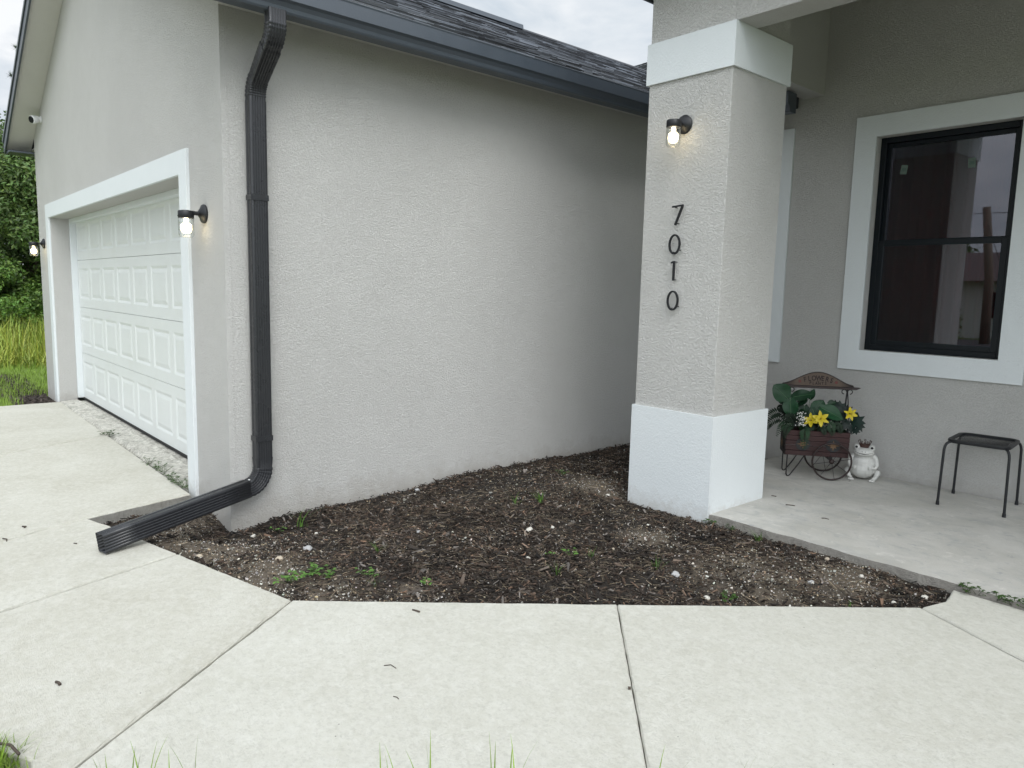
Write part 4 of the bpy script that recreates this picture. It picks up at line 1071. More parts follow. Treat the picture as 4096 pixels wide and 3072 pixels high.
    # lettering
    def letter(ch, size, x, z, rot, bold=.012, wide=1.0):
        cu = bpy.data.curves.new('t', 'FONT'); cu.body = ch; cu.size = size; cu.align_x = 'CENTER'; cu.offset = bold*size; cu.extrude = .0006
        o = bpy.data.objects.new('t', cu); S.collection.objects.link(o); dg = bpy.context.evaluated_depsgraph_get(); me = bpy.data.meshes.new_from_object(o.evaluated_get(dg))
        Mx = Matrix.Translation((x, .0815, z)) @ Matrix.Rotation(rot, 4, 'Y') @ Matrix.Rotation(R(90), 4, 'X') @ Matrix.Diagonal((wide, 1, 1, 1))
        v = [tuple(Mx @ q.co) for q in me.vertices]; f = [tuple(p.vertices) for p in me.polygons]
        bpy.data.objects.remove(o); bpy.data.curves.remove(cu); bpy.data.meshes.remove(me); return v, f
    txt = MB()
    def serifs(mb, x, z, size, rot):
        for dz in (0, size*.70):
            Mx = Matrix.Translation((x, .0808, z)) @ Matrix.Rotation(rot, 4, 'Y'); mb.box(-size*.26, size*.26 if dz else size*.22, 0, .0012, dz-.0012, dz+.0012, M=Mx)
    for i, ch in enumerate('FLOWERS'):
        u = (i-3)/3; x = cx+u*.092+(.004 if ch == 'W' else 0); v, f = letter(ch, .053, x, .7440-.014*u*u, u*.26, .030, .78); txt.add(v, f)
    for i, ch in enumerate('PLANTS'):
        u = (i-2.5)/2.5; x = cx+u*.055; v, f = letter(ch, .031, x, .7110+.0015*u*u, 0, .03, .85); txt.add(v, f)
    v, f = letter('and', .012, cx, .7350, 0, .02); txt.add(v, f)
    obj('lettering', txt, plain('dark_letter_paint', (.014, .004, .004), .6), SB)
    for s in (-1, 1):
        rs = MB()
        for k in range(8):
            a = k*math.pi/4; rs.ell((cx+s*.132+.007*math.cos(a), .0815, .733+.007*math.sin(a)), (.0045, .0012, .0045), 8, 6)
        rs.ell((cx+s*.132, .081, .733), (.005, .002, .005), 8, 6)
        obj('painted_rose', rs, plain('dull_rose_paint', (.12, .03, .025), .6), SB)
    return T
build_cart()
def leaf_mat(name, a, b, rough=.4):
    t = NT(name); n = t.noise(40, 4, .6); t.base(t.mix(1.0, t.mix(n, a, b), t.attr(), 'MULTIPLY')).rough(rough); t.b.inputs['Specular IOR Level'].default_value = .3; return t.m
def cl(x, y, z):        # cart-local point to world
    return (CO[0]+CAX.x*x-CAX.y*y, CO[1]+CAX.y*x+CAX.x*y, z)
def leaf(mb, base, tip, width, nrm, col, shape='heart', fold=.15, droop=.12, nseg=10, vein=None):
    B, T_ = Vector(base), Vector(tip); L = (T_-B).length; ax = (T_-B).normalized(); nr = Vector(nrm); nr = (nr-ax*nr.dot(ax)).normalized(); sd = ax.cross(nr)
    prof = {'heart': lambda t: (math.sin(math.pi*min(1, t*.86+.14))**.75)*(1 if t > .12 else .65+t*2.9), 'lance': lambda t: math.sin(math.pi*t)**.9, 'petal': lambda t: math.sin(math.pi*min(1, .12+t*.88))**.8}[shape]
    V = []; F = []
    for i in range(nseg+1):
        t = i/nseg; c = B+ax*(L*t)-nr*(droop*L*t*t)
        w = width/2*prof(t)+.0003
        for k in (-1, -.5, 0, .5, 1):
            back = (-.10*L*abs(k) if shape == 'heart' and t < .01 else 0)
            V.append(c+sd*(w*k)+nr*(fold*w*abs(k)+.004*math.sin(t*9+k*3)*abs(k)*(width/.1))+ax*back)
    for i in range(nseg):
        for k in range(4): F.append((i*5+k, i*5+k+1, (i+1)*5+k+1, (i+1)*5+k))
    mb.add(V, F, col)
    if vein is not None:
        P = [Vector(V[i*5+2])+nr*.0012 for i in range(nseg)]; vein.tube(P, [.0013*(1-i/nseg)+.0004 for i in range(nseg)], 5)
def build_plants():
    w = lambda x, y, z: Vector(cl(x, y, z))
    face = Vector((.40, -.85, .35))
    rootz = .33
    def G(s): return (s, s, s)
    # broad-leaf plant
    T = thing('leafy_plant', 'artificial plant with broad dark green heart leaves standing in the flower cart', 'plant', cl(.13, .1, .30))
    Ml = leaf_mat('broad_leaf', (.004, .024, .010), (.010, .052, .018), .45); Mv = plain('leaf_vein', (.07, .16, .07), .5); Ms = plain('green_stem', (.03, .09, .025), .5)
    L = [((-.03, .03, .60), (-.135, .02, .70), .15, 1.15), ((-.01, .03, .60), (.0, .0, .46), .115, 1.2), ((.0, .05, .605), (.16, .02, .655), .10, .85), ((.10, .05, .55), (.10, .03, .44), .10, .6), ((.17, .03, .50), (.235, .05, .60), .11, 1.2), ((.155, .02, .53), (.19, .0, .435), .085, .8), ((.21, .0, .545), (.37, -.03, .475), .115, 1.35), ((.14, .06, .60), (.16, .04, .68), .05, .8), ((.05, .06, .58), (.12, .04, .60), .09, .55), ((.27, .06, .57), (.33, .06, .585), .05, .7), ((.0, .08, .55), (-.06, .06, .50), .08, .5), ((.08, .06, .52), (.02, .03, .56), .10, .6), ((.12, .05, .50), (.20, .02, .49), .10, .55), ((.22, .06, .52), (.29, .03, .50), .09, .5), ((.05, .05, .50), (.10, .0, .47), .08, .45), ((.30, .05, .50), (.36, .02, .43), .08, .5), ((-.04, .05, .58), (-.10, .03, .62), .09, .6), ((.18, .06, .46), (.24, .02, .41), .08, .45)]
    m = MB(); v = MB(); st = MB()
    for b, t, wd, g in L:
        leaf(m, w(*b), w(*t), wd, face+Vector((random.uniform(-.3, .3), 0, random.uniform(-.1, .4))), G(g), 'heart', .22, .10, 12, v)
        st.tube([w(.12+random.uniform(-.05, .05), .1, rootz), w(b[0]*.7+.04, b[1]*.5+.05, (rootz+b[2])/2+.02), w(*b)], [.003, .0025, .002], 6)
    for o in (obj('leaves', m, Ml, T, world=True, smooth=True, colors=True, normals=False), obj('leaf_veins', v, Mv, T, world=True, smooth=True), obj('stems', st, Ms, T, world=True, smooth=True)): pass
    # lilies
    My = plain('yellow_petal', (.55, .44, .015), .5, var=.15, sc=60); Mst = plain('stamen', (.28, .16, .03), .6)
    def lily(c, nrm, r, label, dark=1):
        c = w(*c); nv = Vector(nrm).normalized(); T = thing('lily', label, 'flower', c, 0, 'yellow lilies in the flower cart')
        A = nv.orthogonal().normalized(); B = nv.cross(A); m = MB()
        for k in range(6):
            a = k*math.pi/3+random.uniform(-.1, .1); d = A*math.cos(a)+B*math.sin(a)
            leaf(m, c+d*.004-nv*.012, c+d*r*.95+nv*.014, r*.52*(1 if k % 2 else .8), nv, (1, 1, 1), 'petal', .25, .20, 8)
        obj('petals', m, My, T, world=True, smooth=True, normals=False)
        s = MB()
        for k in range(6): a = k*1.05; s.tube([c-nv*.01, c+nv*.025+(A*math.cos(a)+B*math.sin(a))*.010], .0010, 5); 
        obj('stamens', s, Mst, T, world=True)
        obj('stem', MB().tube([c-nv*.012, c-nv*.04-Vector((0, 0, .05)), w(.17, .09, .33)], .0022, 6), Ms, T, world=True)
    lily((.205, -.045, .468), (.45, -.8, .25), .062, 'bright yellow lily at the front middle of the flower cart')
    lily((.138, -.03, .452), (.05, -.8, .35), .058, 'yellow lily half hidden left of the bright front lily')
    lily((.428, .02, .508), (.65, -.6, .2), .052, 'yellow lily at the right end beside the ivy')
    # baby's breath
    T = thing('white_flower_spray', 'spray of tiny white blossoms left of the yellow lilies', 'flowers', cl(.07, .0, .36))
    m = MB(); s = MB(); root = w(.09, .06, .34)
    for k in range(75):
        t = random.random(); x = .045+.055*random.random()+.01*math.sin(t*6)-.015*(1-t); z = .405+.108*t; p = w(x+random.gauss(0, .008), -.05+random.uniform(-.012, .012), z)
        m.ell(p, (.0036, .0036, .0036), 7, 5)
        if k % 2 == 0: s.tube([root, root.lerp(p, .6)+Vector((0, 0, .01)), p], .0006, 4)
    obj('blossoms', m, plain('white_blossom', (.78, .78, .74), .7, var=.05), T, world=True, smooth=True); obj('stems', s, Ms, T, world=True)
    # ferns
    Mf = leaf_mat('fern_leaf', (.004, .017, .007), (.013, .040, .013), .6)
    def frond(m, pts, wd, g, n=17):
        P = [w(*p) for p in pts]
        def ev(t):
            u = t*(len(P)-1); i = min(int(u), len(P)-2); f = u-i; p0 = P[max(i-1, 0)]; p1, p2 = P[i], P[i+1]; p3 = P[min(i+2, len(P)-1)]
            return .5*((2*p1)+(p2-p0)*f+(2*p0-5*p1+4*p2-p3)*f*f+(3*p1-p0-3*p2+p3)*f**3)
        Q = [ev(i/n) for i in range(n+1)]; m.tube(Q, .0012, 5, G(g))
        for i in range(1, n):
            d = (Q[i+1]-Q[i-1]).normalized(); nv = face.normalized(); sd = d.cross(nv).normalized(); t = i/n; l = wd*.5*math.sin(math.pi*(.15+.82*t))**.8
            for s_ in (-1, 1):
                tip = Q[i]+sd*s_*l+d*l*.35; leaf(m, Q[i], tip, l*.34, nv+d*.2, G(g*random.uniform(.8, 1.2)), 'lance', .1, .05, 4)
    def fern(label, fr):
        T = thing('fern', label, 'fern', cl(fr[0][0][0][0], fr[0][0][0][1], fr[0][0][0][2]), 0, 'artificial ferns in the flower cart')
        m = MB()
        for pts, wd, g in fr: frond(m, pts, wd, g)
        obj('fronds', m, Mf, T, world=True, smooth=True, colors=True, normals=False)
    fern('long fern frond hanging over the front boards below the white blossoms', [([(.10, .03, .37), (.10, -.035, .375), (.10, -.052, .32), (.105, -.045, .225)], .082, 1.4), ([(.12, .05, .37), (.15, -.02, .39), (.15, -.03, .385)], .05, .8)])
    fern('fern frond drooping right of the bright lily', [([(.25, .03, .40), (.27, -.035, .43), (.285, -.05, .40), (.30, -.05, .345)], .075, 1.15), ([(.2, .03, .38), (.23, -.03, .39), (.245, -.04, .345)], .05, .8), ([(.30, .0, .40), (.34, -.02, .42), (.36, -.03, .36)], .06, .7)])
    fern('dark fern fronds spilling over the left end toward the column', [([(.02, .1, .40), (-.06, .08, .48), (-.13, .05, .47), (-.17, .04, .41)], .085, .55), ([(.0, .08, .40), (-.08, .05, .44), (-.15, .03, .40), (-.16, .03, .35)], .075, .45), ([(.02, .02, .38), (-.04, -.01, .41), (-.075, -.03, .38), (-.10, -.03, .31)], .06, 1.1), ([(.03, .02, .38), (-.01, -.03, .40), (-.035, -.045, .36), (-.045, -.045, .30)], .06, .8), ([(.03, .12, .42), (-.03, .13, .50), (-.08, .14, .51)], .08, .6), ([(.05, .05, .40), (.0, -.01, .46), (-.06, -.02, .44)], .08, .5)])
    # ivy
    T = thing('ivy', 'dark green pointed ivy leaves spilling from the right end of the flower cart', 'ivy', cl(.42, .08, .36))
    m = MB(); st = MB()
    for (x, y, z), s, g in (((.475, .02, .455), .085, 1.0), ((.50, .03, .42), .06, .8), ((.36, .06, .545), .075, .75), ((.325, .07, .57), .05, .7), ((.41, .05, .53), .06, .6), ((.44, .03, .40), .06, .7), ((.40, .0, .43), .06, .55), ((.375, .02, .48), .07, .5), ((.455, .05, .50), .05, .9), ((.47, .0, .385), .045, .8), ((.30, .04, .48), .07, .4), ((.23, .05, .47), .08, .35), ((.06, .05, .44), .09, .3), ((.17, .05, .42), .08, .3), ((.35, .02, .40), .07, .4)):
        c = w(x, y, z); nv = (face+Vector((random.uniform(-.4, .4), random.uniform(-.2, .2), random.uniform(-.2, .4)))).normalized(); A = nv.cross(Vector((0, 0, 1))).normalized(); B = A.cross(nv); rot = random.uniform(-.6, .6)
        pts = []
        for k in range(14):
            r_ = s*.80*(1.0 if k % 2 == 0 else .58)*(1.15 if k in (0,) else 1); a = 2*math.pi*k/14-math.pi/2+rot; pts.append(c+A*(r_*math.cos(a))+B*(r_*math.sin(a))-nv*(.10*r_))
        m.add([c]+pts, [(0, 1+k, 1+(k+1) % 14) for k in range(14)], G(g)); st.tube([w(.40, .08, .34), c-nv*.01], .0012, 5)
    obj('leaves', m, leaf_mat('ivy_leaf', (.0025, .013, .010), (.006, .024, .015), .5), T, world=True, colors=True, normals=False); obj('stems', st, Ms, T, world=True)
build_plants()
# ------------------------------------------------------------------ stones in the bed
def stone(x, y, r, col, label, cat='stone', name='stone', group='pale stones in the planting bed', flat=.65, z=None):
    b = bmesh.new(); bmesh.ops.create_icosphere(b, subdivisions=3, radius=1)
    sd = random.random()*50
    from mathutils import noise
    ax = (random.uniform(.8, 1.25), random.uniform(.7, 1.0), flat)
    for v in b.verts:
        n = noise.noise(v.co*1.6+Vector((sd, 0, 0)))*.30+noise.noise(v.co*4+Vector((0, sd, 0)))*.12
        v.co = Vector((v.co.x*ax[0], v.co.y*ax[1], v.co.z*ax[2]))*(1+n)*r
    me = bpy.data.meshes.new(name); b.to_mesh(me); b.free(); me.polygons.foreach_set('use_smooth', [True]*len(me.polygons))
    o = obj(name, me, col, label=label, cat=cat, group=group)
    zz = float(soil_z(np.array(x), np.array(y))) if z is None else z
    o.location = (x, y, zz+r*flat*.45+.004); o.rotation_euler = (random.uniform(-.3, .3), random.uniform(-.3, .3), random.uniform(0, 6))
M_sg = plain('grey_lump', (.36, .36, .36), .9, var=.35, sc=80, bump=.003); M_sw = plain('white_shell', (.50, .48, .43), .7, var=.30, sc=60, bump=.001); M_stn = plain('tan_stone', (.42, .36, .28), .85, var=.25, sc=60, bump=.002)
STONES = [(-3.661, 1.722, .030, M_sg, 'largest grey concrete lump in the mulch near the garage corner'), (-3.592, 1.531, .024, M_stn, 'tan oval stone just below the largest grey lump'), (-3.397, 1.518, .014, M_sw, 'small cream pebble near the left weed cluster'), (-4.295, 2.862, .022, M_sg, 'pale lump lying against the foot of the garage side wall'), (-3.703, 4.332, .020, M_sw, 'white stone in the dark mulch nearest the column, toward the back'), (-3.334, 3.825, .022, M_sw, 'white round stone beside the sandy patch at the column'), (-3.054, 2.82, .022, M_sw, 'pointed white shell piece in the middle of the bed'), (-2.721, 2.513, .015, M_sw, 'bright white shell alone in the front middle of the bed'), (-3.455, 2.316, .019, M_sg, 'knobbly pale lump in the middle left of the bed'), (-3.93, 1.906, .013, M_sw, 'white pebble left of the largest grey lump'), (-3.148, 2.711, .013, M_sw, 'small white pebble left of the pointed shell piece'), (-3.019, 2.978, .014, M_sw, 'small white stone behind the pointed shell piece'), (-2.125, 2.979, .025, M_sg, 'knobbly white lump in the right half of the bed'), (-1.862, 2.868, .018, M_sw, 'hollow white shell near the walkway edge right of centre'), (-1.211, 3.695, .020, M_sw, 'striped white shell in the far right corner of the bed'), (-1.28, 3.515, .016, M_sw, 'smooth white shell left of the striped corner shell'), (-1.645, 3.438, .016, M_sg, 'grey white lump in the right end of the bed'), (-1.752, 3.827, .016, M_stn, 'tan stone just under the porch floor edge'), (-1.521, 3.721, .018, M_sw, 'flat white shell under the porch floor edge'), (-4.23, 1.642, .018, M_sw, 'white stone beneath the garage corner'), (-3.915, 1.226, .020, M_stn, 'broken pale shell beside the driveway edge under the spout')]
for s in STONES: stone(s[0], s[1], s[2]*.85, s[3], s[4])
for i in range(90):
    while True:
        x, y = random.uniform(-4.3, -1.2), random.uniform(1.2, 5.0)
        if in_poly(np.array(x), np.array(y), BED) and inset_ok(np.array([x]), np.array([y]), .03)[0] and random.random() < .25+float(sandy(x, y))+(.3 if y < 1.9+.9*(x+2.9) else 0): break
    stone(x, y, random.uniform(.0035, .0080), random.choice((M_sw, M_sw, M_stn)), 'tiny pale pebble scattered in the mulch bed', 'pebble', 'pebble', 'tiny pebbles scattered over the mulch')
# ------------------------------------------------------------------ weeds
M_weed = leaf_mat('weed_leaf', (.045, .11, .02), (.085, .17, .032), .6)
def weed(x, y, kind, size, label, n=10, z=None, g=1.0, group='weeds in the planting bed', name='weed'):
    zz = (float(soil_z(np.array(x), np.array(y)))+.004) if z is None else z
    m = MB()
    if kind == 'broad':
        for k in range(n):
            a = random.uniform(0, 6.28); d = size*random.uniform(.15, 1); h = size*random.uniform(.25, .7); c = Vector((x+d*math.cos(a), y+d*math.sin(a), zz+h))
            m.tube([(x+d*.2*math.cos(a), y+d*.2*math.sin(a), zz), c], .0009, 4, (g*.7, g*.7, g*.5))
            for q in range(3):
                b = a+(q-1)*1.1; t = c+Vector((math.cos(b), math.sin(b), random.uniform(-.2, .35)))*size*random.uniform(.20, .34); gg = g*random.uniform(.8, 1.3)
                leaf(m, c, t, (t-c).length*.55, (0, 0, 1), (gg, gg, gg), 'petal', .15, .15, 5)
    else:
        for k in range(n):
            a = random.uniform(0, 6.28); gg = g*random.uniform(.7, 1.3); blades(m, x+random.gauss(0, size*.1), y+random.gauss(0, size*.1), zz-.004, size*random.uniform(.5, 1.1), size*.05, size*random.uniform(.2, .9), a, (gg, gg, gg*.8), 4)
    obj(name, m, M_weed, label=label, cat='weed', group=group, colors=True, normals=False, smooth=True)
weed(-3.24, 1.42, 'broad', .075, 'bright broad leaved weed at the bed corner nearest the walk joint', 14, g=1.25)
weed(-3.276, 1.549, 'broad', .07, 'leafy weed second in the row left of the walk joint', 12)
weed(-3.20, 1.62, 'broad', .065, 'leafy weed third in the row left of the walk joint', 12, g=.9)
weed(-3.327, 1.969, 'grass', .09, 'pale spindly weed left of the bed centre', 14, g=.8)
weed(-3.081, 1.762, 'broad', .06, 'small green weed beside a white pebble near the front', 9, g=1.0)
weed(-2.802, 1.927, 'broad', .045, 'little bright weed close to the walkway edge', 9, g=1.3)
weed(-2.95, 1.73, 'grass', .07, 'grassy tuft close to the walkway left of the little bright weed', 9, g=.9)
weed(-3.475, 3.309, 'grass', .10, 'bright green tuft in the upper middle of the bed', 26, g=1.35)
weed(-3.531, 3.132, 'grass', .09, 'pale grass tuft left of the bright upper tuft', 12, g=.8)
weed(-3.849, 3.886, 'broad', .05, 'small weed beside the sandy patch near the column', 9, g=.9)
weed(-2.698, 2.655, 'broad', .04, 'two leaf seedling left of the star shaped weed', 4, g=1.4)
weed(-2.621, 2.735, 'broad', .055, 'star shaped green weed in the front middle', 7, g=1.4)
weed(-2.549, 2.814, 'grass', .07, 'thin tuft right of the star shaped weed', 12, g=.9)
weed(-2.498, 2.506, 'grass', .08, 'dull spindly tuft near the walkway middle', 14, g=.7)
weed(-2.249, 2.978, 'grass', .08, 'spindly green tuft beside the knobbly white lump', 16, g=.7)
weed(-4.169, 1.77, 'broad', .05, 'small weed right of the garage corner', 7, g=1.1)
weed(-4.10, 1.90, 'grass', .16, 'long bladed grass leaning right of the garage corner', 7, g=.9)
weed(-2.156, 3.816, 'grass', .10, 'upright tuft below the porch floor edge', 10, g=.8)
weed(-2.535, 3.875, 'broad', .055, 'weed growing at the foot of the column corner', 12, g=.55)
weed(-2.38, 3.865, 'broad', .045, 'weed on the porch edge right of the column', 8, g=.55)
weed(-1.785, 2.921, 'broad', .045, 'mossy green patch at the walkway edge right of centre', 20, g=.6)
weed(-1.396, 3.31, 'grass', .04, 'tiny green tuft at the walkway edge near the right corner', 10, g=1.0)
for i, (x, y, s, n_) in enumerate(((-1.10, 3.893, .06, 12), (-1.05, 3.893, .045, 8), (-.97, 3.893, .055, 11), (-.90, 3.893, .05, 12), (-.84, 3.893, .05, 12))):
    weed(x, y, 'broad', s, 'dark leafy weed in the crack between walkway and porch floor, '+('farthest left of five', 'second from the left', 'third from the left', 'fourth from the left', 'farthest right')[i], n_, z=-.02, g=.45, group='weeds in the porch crack')
APRON_WEEDS = ['dry creeping weed lying across the middle of the garage apron', 'dry sprig at the street end of the creeping weed on the apron', 'first green sprig in the apron crack right of the dry weed'] + ['green sprig in the garage apron crack, %s one before the garage corner' % w for w in ('seventh', 'sixth', 'fifth', 'fourth', 'third', 'second', 'last')]
for i, (x, y, s) in enumerate(((-7.33, 1.545, .09), (-7.42, 1.53, .05), (-6.04, 1.54, .06), (-5.86, 1.545, .07), (-5.70, 1.55, .06), (-5.55, 1.55, .05), (-5.42, 1.55, .06), (-5.30, 1.55, .06), (-5.20, 1.55, .055), (-5.12, 1.55, .05))):
    weed(x, y, 'broad', s, APRON_WEEDS[i], 12, z=-.035, g=.6 if i > 1 else .45, group='weeds in the garage apron crack')
# grass clump and blades at the near edge of the paving
def near_grass():
    m = MB()
    for k in range(260):
        g = random.uniform(.4, 1.0); blades(m, -2.46+random.gauss(0, .05), .185+random.gauss(0, .032), -.06, random.uniform(.03, .10), .005, random.uniform(.01, .07), random.uniform(0, 6.28), (g, g, g*.8), 4)
    for h, a in ((.19, 1.2), (.15, .4), (.13, 2.2)):
        blades(m, -2.43, .19, -.06, h, .006, .04, a, (1, 1.05, .7), 5)
    obj('grass_clump', m, M_blade, label='grass clump with long blades at the lower left corner of the drive', cat='grass clump', colors=True, normals=False)
    spots = [(470, .075), (510, .05), (590, .06), (610, .09), (650, .06), (720, .05), (790, .095), (1300, .06), (1490, .07), (1545, .075), (1560, .06), (1640, .05), (1680, .09), (1900, .11), (1950, .13), (2000, .10), (2540, .07), (2560, .06), (2850, .05), (2905, .055), (4070, .08), (4095, .07)]
    a0, b0 = Vector((-2.42, .189)), Vector((-.516, 2.544)); out = Vector((.777, -.63))
    m = MB()
    for u, h in spots:
        p = a0.lerp(b0, u/4096)+out*.125; g = random.uniform(.8, 1.2)
        for q in range(random.choice((1, 2))): blades(m, p.x+random.gauss(0, .01), p.y+random.gauss(0, .01), -.06, h+.115+random.uniform(-.015, .015), .0085, random.uniform(.01, .07), random.uniform(0, 6.28), (g, g, g*.8), 5)
    obj('edge_grass', m, M_blade, label='sparse long grass blades rising along the near walkway edge', cat='grass', kind='stuff', colors=True, normals=False)
near_grass()
# ------------------------------------------------------------------ loose bits lying on the concrete
M_twig = plain('dry_twig', (.06, .045, .035), .85, var=.4, sc=90, bump=.001)
def bit(pts, r, label, name='twig', z=ZC):
    P = [(x, y, z+r*.8+dz) for x, y, dz in pts]; m = MB(); m.tube(P, [r*random.uniform(.7, 1.1) for _ in P], 6)
    obj(name, m, M_twig, label=label, cat='twig', group='dry bits lying on the concrete', smooth=True)
bit([(-2.565, 1.690, 0), (-2.548, 1.696, .001), (-2.528, 1.702, 0)], .0045, 'short dark stick on the walkway just below the mulch')
bit([(-2.832, .395, 0), (-2.82, .400, .002), (-2.805, .402, 0)], .006, 'curled brown bark chip on the lower left slab')
bit([(-2.23, 1.345, 0), (-2.215, 1.366, .003), (-2.185, 1.370, 0)], .0016, 'thin bent twig on the middle of the walkway')
bit([(-2.030, 1.262, 0), (-2.018, 1.268, .001), (-2.005, 1.268, 0)], .0016, 'thin straight twig below the bent one')
bit([(-1.555, 1.935, 0), (-1.548, 1.942, .001)], .006, 'black crumb caught in the walkway joint', 'bark_crumb')
bit([(-4.66, .445, 0), (-4.63, .46, .002), (-4.60, .455, 0)], .004, 'dark crumb at the left edge on the driveway joint', 'bark_crumb')
bit([(-4.83, .555, 0), (-4.81, .57, .002), (-4.80, .56, 0)], .005, 'curled dead leaf near the driveway joint', 'dead_leaf')
bit([(-4.36, .725, 0), (-4.34, .735, .001)], .003, 'tiny brown chip left of the spout', 'bark_crumb')
bit([(-2.52, .185, .02), (-2.46, .22, .03), (-2.41, .235, .02)], .0042, 'dark broken stick lying in the grass clump')
bit([(-2.395, 5.485, 0), (-2.390, 5.50, .001)], .0025, 'short twig on the porch floor in front of the frog', z=0)
bit([(-2.535, 4.615, 0), (-2.525, 4.622, .001), (-2.505, 4.630, 0)], .003, 'dark twig on the porch floor right behind the column', z=0)
bit([(-2.36, 4.49, 0), (-2.335, 4.50, .003), (-2.31, 4.52, 0)], .003, 'crooked twig on the porch floor between column and cart', z=0)
bit([(-2.07, 4.40, 0), (-2.055, 4.41, .002), (-2.03, 4.415, 0)], .0025, 'curved twig in the middle of the porch floor', z=0)
# ------------------------------------------------------------------ trees on the left
M_bark = plain('tree_bark', (.07, .055, .04), .95, var=.3, sc=20, bump=.01)
def leaf_cloud(name, n, centres, size, cols, par, mat, seed):
    g = np.random.default_rng(seed); C_ = np.array([c[:3] for c in centres]); Rr = np.array([c[3] for c in centres]); wt = Rr**2; wt = wt/wt.sum()
    k = g.choice(len(C_), n, p=wt); d = g.normal(size=(n, 3)); d /= np.linalg.norm(d, axis=1)[:, None]; rad = g.random(n)**.38
    P = C_[k]+d*(Rr[k]*rad)[:, None]*np.array([1, 1, .8])
    nr = d*.6+g.normal(size=(n, 3))*.55+np.array([0, 0, .5]); nr /= np.linalg.norm(nr, axis=1)[:, None]
    t = np.cross(nr, g.normal(size=(n, 3))); t /= np.linalg.norm(t, axis=1)[:, None]; b = np.cross(nr, t)
    s = size*g.uniform(.6, 1.35, n)[:, None]
    V = np.stack([P-t*s, P+b*s*.42+nr*s*.1, P+t*s, P-b*s*.42+nr*s*.1], 1).reshape(-1, 3); F = np.arange(n*4).reshape(-1, 4)
    me = bpy.data.meshes.new(name); me.from_pydata(V.tolist(), [], F.tolist())
    tone = g.uniform(.45, 1.5, n)*(np.take(g.uniform(.75, 1.25, len(C_)), k)); hue = g.uniform(-.12, .22, n)
    arr = np.ones((n*4, 4), np.float32); arr[:, 0] = np.repeat(tone*(1+hue), 4); arr[:, 1] = np.repeat(tone, 4); arr[:, 2] = np.repeat(tone*(1-hue*.5), 4)
    me.color_attributes.new('tone', 'FLOAT_COLOR', 'CORNER').data.foreach_set('color', arr.ravel())
    return obj(name, me, mat, par, normals=False)
def tree_leaf_mat(name, a, b):
    t = NT(name); N, L = t.N, t.L; col = t.mix(1.0, t.mix(t.noise(1.3, 4), a, b), t.attr(), 'MULTIPLY'); t.base(col).rough(.5)
    tl = N.new('ShaderNodeBsdfTranslucent'); L.new(col, tl.inputs['Color']); mx = N.new('ShaderNodeMixShader'); mx.inputs[0].default_value = .3
    L.new(t.b.outputs[0], mx.inputs[1]); L.new(tl.outputs[0], mx.inputs[2]); L.new(mx.outputs[0], t.out.inputs['Surface']); return t.m
M_tl = [tree_leaf_mat('oak_leaves', (.048, .098, .024), (.105, .175, .040)), tree_leaf_mat('bush_leaves', (.08, .17, .028), (.14, .25, .045))]
def tree(x, y, h, r, label, n, size, seed, mat=0, low=.15, name='tree', group='trees left of the garage'):
    T = thing(name, label, 'tree' if name == 'tree' else 'bush', (x, y, -.2), 0, group); q = random.Random(seed); cen = []
    tr = MB(); base = Vector((0, 0, 0)); top = Vector((q.uniform(-.3, .3), q.uniform(-.3, .3), h*.75))
    tr.tube([base, base.lerp(top, .35)+Vector((.1, 0, 0)), base.lerp(top, .7), top], [h*.022, h*.018, h*.012, h*.005], 10)
    nb = int(26+h*5)
    for k in range(nb):
        t = low+(1-low)*k/nb; a = k*2.4+q.uniform(-.4, .4); zz = h*t; rr_ = r*(math.sin(math.pi*min(.93, .22+t*.75))**.7)*q.uniform(.45, 1.0)
        e = Vector((rr_*math.cos(a), rr_*math.sin(a), zz*.95+q.uniform(-.2, .3))); s = base.lerp(top, min(1, t*.85))
        tr.tube([s, s.lerp(e, .55)+Vector((0, 0, .12)), e], [h*.006, h*.004, h*.0015], 6)
        cen.append((e.x, e.y, e.z, r*q.uniform(.20, .36))); 
        m_ = s.lerp(e, .6); cen.append((m_.x, m_.y, m_.z, r*q.uniform(.12, .25)))
    obj('trunk', tr, M_bark, T, smooth=True, angle=60); leaf_cloud('crown', n, cen, size, None, T, M_tl[mat], seed)
tree(-20.5, 2.9, 4.9, 2.3, 'dense dark green tree right behind the garage lamp', 70000, .052, 11)
tree(-22.5, .1, 4.5, 2.3, 'dense tree left of the dark one beside the garage', 30000, .075, 12)
tree(-25, 5.6, 5.3, 2.6, 'taller tree behind the garage roof edge', 16000, .12, 13)
tree(-24, -4.2, 5.8, 2.7, 'broad tree farther along the lot line', 12000, .13, 14)
tree(-18.3, 1.75, 2.1, 1.15, 'bright green bush in the tall grass nearest the wall', 26000, .038, 15, 1, .05, 'bush', 'bushes in the tall grass')
tree(-19.0, 3.4, 2.6, 1.2, 'light green bush behind the garage corner', 9000, .06, 16, 1, .05, 'bush', 'bushes in the tall grass')
tree(-18.8, -.4, 1.9, 1.2, 'low green bush left of the bright one', 9000, .06, 17, 1, .05, 'bush', 'bushes in the tall grass')
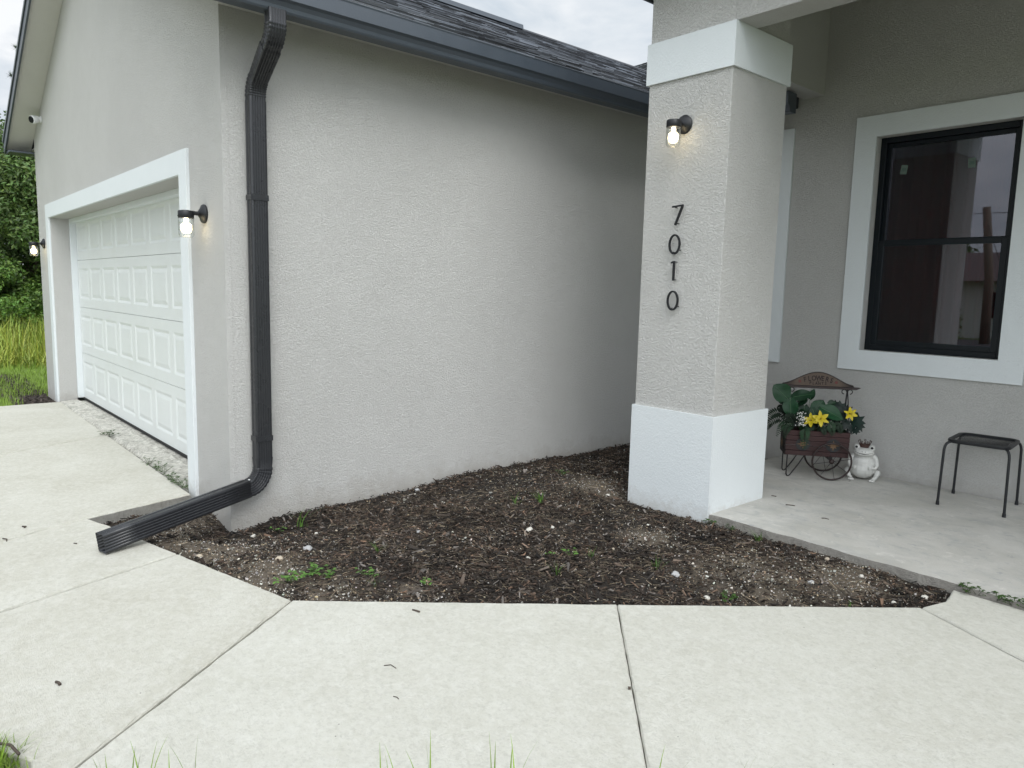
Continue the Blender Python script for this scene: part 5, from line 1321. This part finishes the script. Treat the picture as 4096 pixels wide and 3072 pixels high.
def pine():
    T = thing('pine_tree', 'tall thin pine whose needle tufts show beside the garage rake', 'tree', (-24.6, 4.05, -.2)); tr = MB(); tr.tube([(0, 0, 0), (.05, 0, 4), (0, .1, 8.6)], [.16, .11, .03], 10); nd = MB()
    for z, ang, l in ((7.5, -1.6, .68), (6.75, -1.6, .84), (5.1, -1.6, .6), (7.4, -.4, .5), (6.3, .8, 1.2), (5.4, 2.4, 1.3), (7.9, 1.6, .9), (8.5, 0, .1), (5.8, 2.9, .6)):
        e = Vector((l*math.cos(ang), l*math.sin(ang), z+.28)); s = Vector((0, 0, z)); tr.tube([s, s.lerp(e, .6)-Vector((0, 0, .05)), e], [.035, .022, .01], 6)
        for q in (0, -.2):
            c = e+Vector((math.cos(ang)*q, math.sin(ang)*q, q*.2)) if q else e
            for k in range(70):
                d = Vector((random.gauss(0, 1), random.gauss(0, 1), random.gauss(.35, 1))).normalized()*random.uniform(.09, .19); sd = d.orthogonal().normalized()*.0045; nd.add([c-sd, c+sd, c+d], [(0, 1, 2)])
    obj('trunk', tr, M_bark, T, smooth=True); obj('needles', nd, plain('pine_needles', (.03, .06, .02), .6), T, normals=False)
pine()
# dark strip of mulch and leaves at the drive's far left corner
def left_mulch():
    n = 1500; x = rng.uniform(-13.2, -9.76, n); y = rng.uniform(1.12, 1.54, n)+np.where(x < -10.6, rng.uniform(-.1, .12, n), 0)
    L = rng.uniform(.02, .07, n); b = rng.uniform(.012, .08, n); cols = b[:, None]*np.array([1.2, .95, .8])
    me = scatter_boxes(np.stack([x, y, np.full(n, -.068)+rng.random(n)*.012], 1), L, L*.35, np.full(n, .004), .3, cols)
    t = NT('left_chips'); t.base(t.attr()).rough(.9)
    obj('bark_mulch', me, t.m, label='strip of dark mulch between the driveway end and the grass', cat='mulch', kind='stuff', normals=False)
    obj('mulch_bed', MB().prism([(-13.3, 1.08, -.071), (-9.735, 1.13, -.071), (-9.735, 1.56, -.071), (-13.3, 1.62, -.071)], (0, 0, -.02)), plain('left_bed_soil', (.03, .022, .017), .95, bump=.01, sc=40), kind='structure')
left_mulch()
# ------------------------------------------------------------------ across the street (seen only mirrored in the window glass)
def neighbours():
    T = thing('neighbour_house', 'low white house across the street, seen mirrored in the porch window', 'house', (-9, -28, -.2)); W_ = plain('white_render', (.62, .61, .58), .9); Rf = plain('brown_roof', (.10, .075, .07), .9)
    obj('wall', MB().box(-8, 7, -4, 4, 0, 2.5).prism([(-8, 4.01, 2.5), (-3, 4.01, 2.5), (-5.5, 4.01, 3.6)], (0, -.1, 0)), W_, T)
    obj('roof', MB().prism([(-8.6, -4.6, 2.45), (-8.6, 4.6, 2.45), (-8.6, 0, 3.9)], (16.2, 0, 0)), Rf, T)
    obj('garage_door', MB().box(-7.3, -3.6, 4.0, 4.05, 0, 2.1), plain('pale_door', (.7, .7, .68), .6), T); obj('window', MB().box(-1.5, .2, 4.0, 4.05, .9, 2.0), M_frame, T)
    P = thing('utility_pole', 'leaning wooden utility pole across the street, mirrored in the window', 'utility pole', (-8.7, -18, -.2)); Wd = plain('weathered_pole', (.16, .13, .10), .95, bump=.01, sc=10)
    obj('pole', MB().tube([(0, 0, 0), (-.05, 0, 2.4), (-.38, 0, 4.9)], [.17, .15, .13], 12), Wd, P, smooth=True)
    wr = MB(); wr.tube([(-.38+k*.9, 0, 4.7-.05*k+.012*k*k) for k in range(12)], .012, 5); wr.tube([(-.3, .1, 4.4), (.5, .3, 2.5), (.9, .4, 0)], .012, 5); wr.tube([(-.38-k*1.2, 0, 4.7-.04*k+.01*k*k) for k in range(12)], .012, 5)
    obj('wire', wr, M_black, P)
    tree(-11.3, -20.5, 1.9, 1.0, 'roundish shrub across the street below the mirrored pole', 5000, .07, 41, 0, .05, 'bush', 'shrubs across the street')
    tree(-16.5, -33, 6.0, 3.0, 'tree behind the neighbour house across the street', 6000, .18, 42, group='trees across the street')
neighbours()
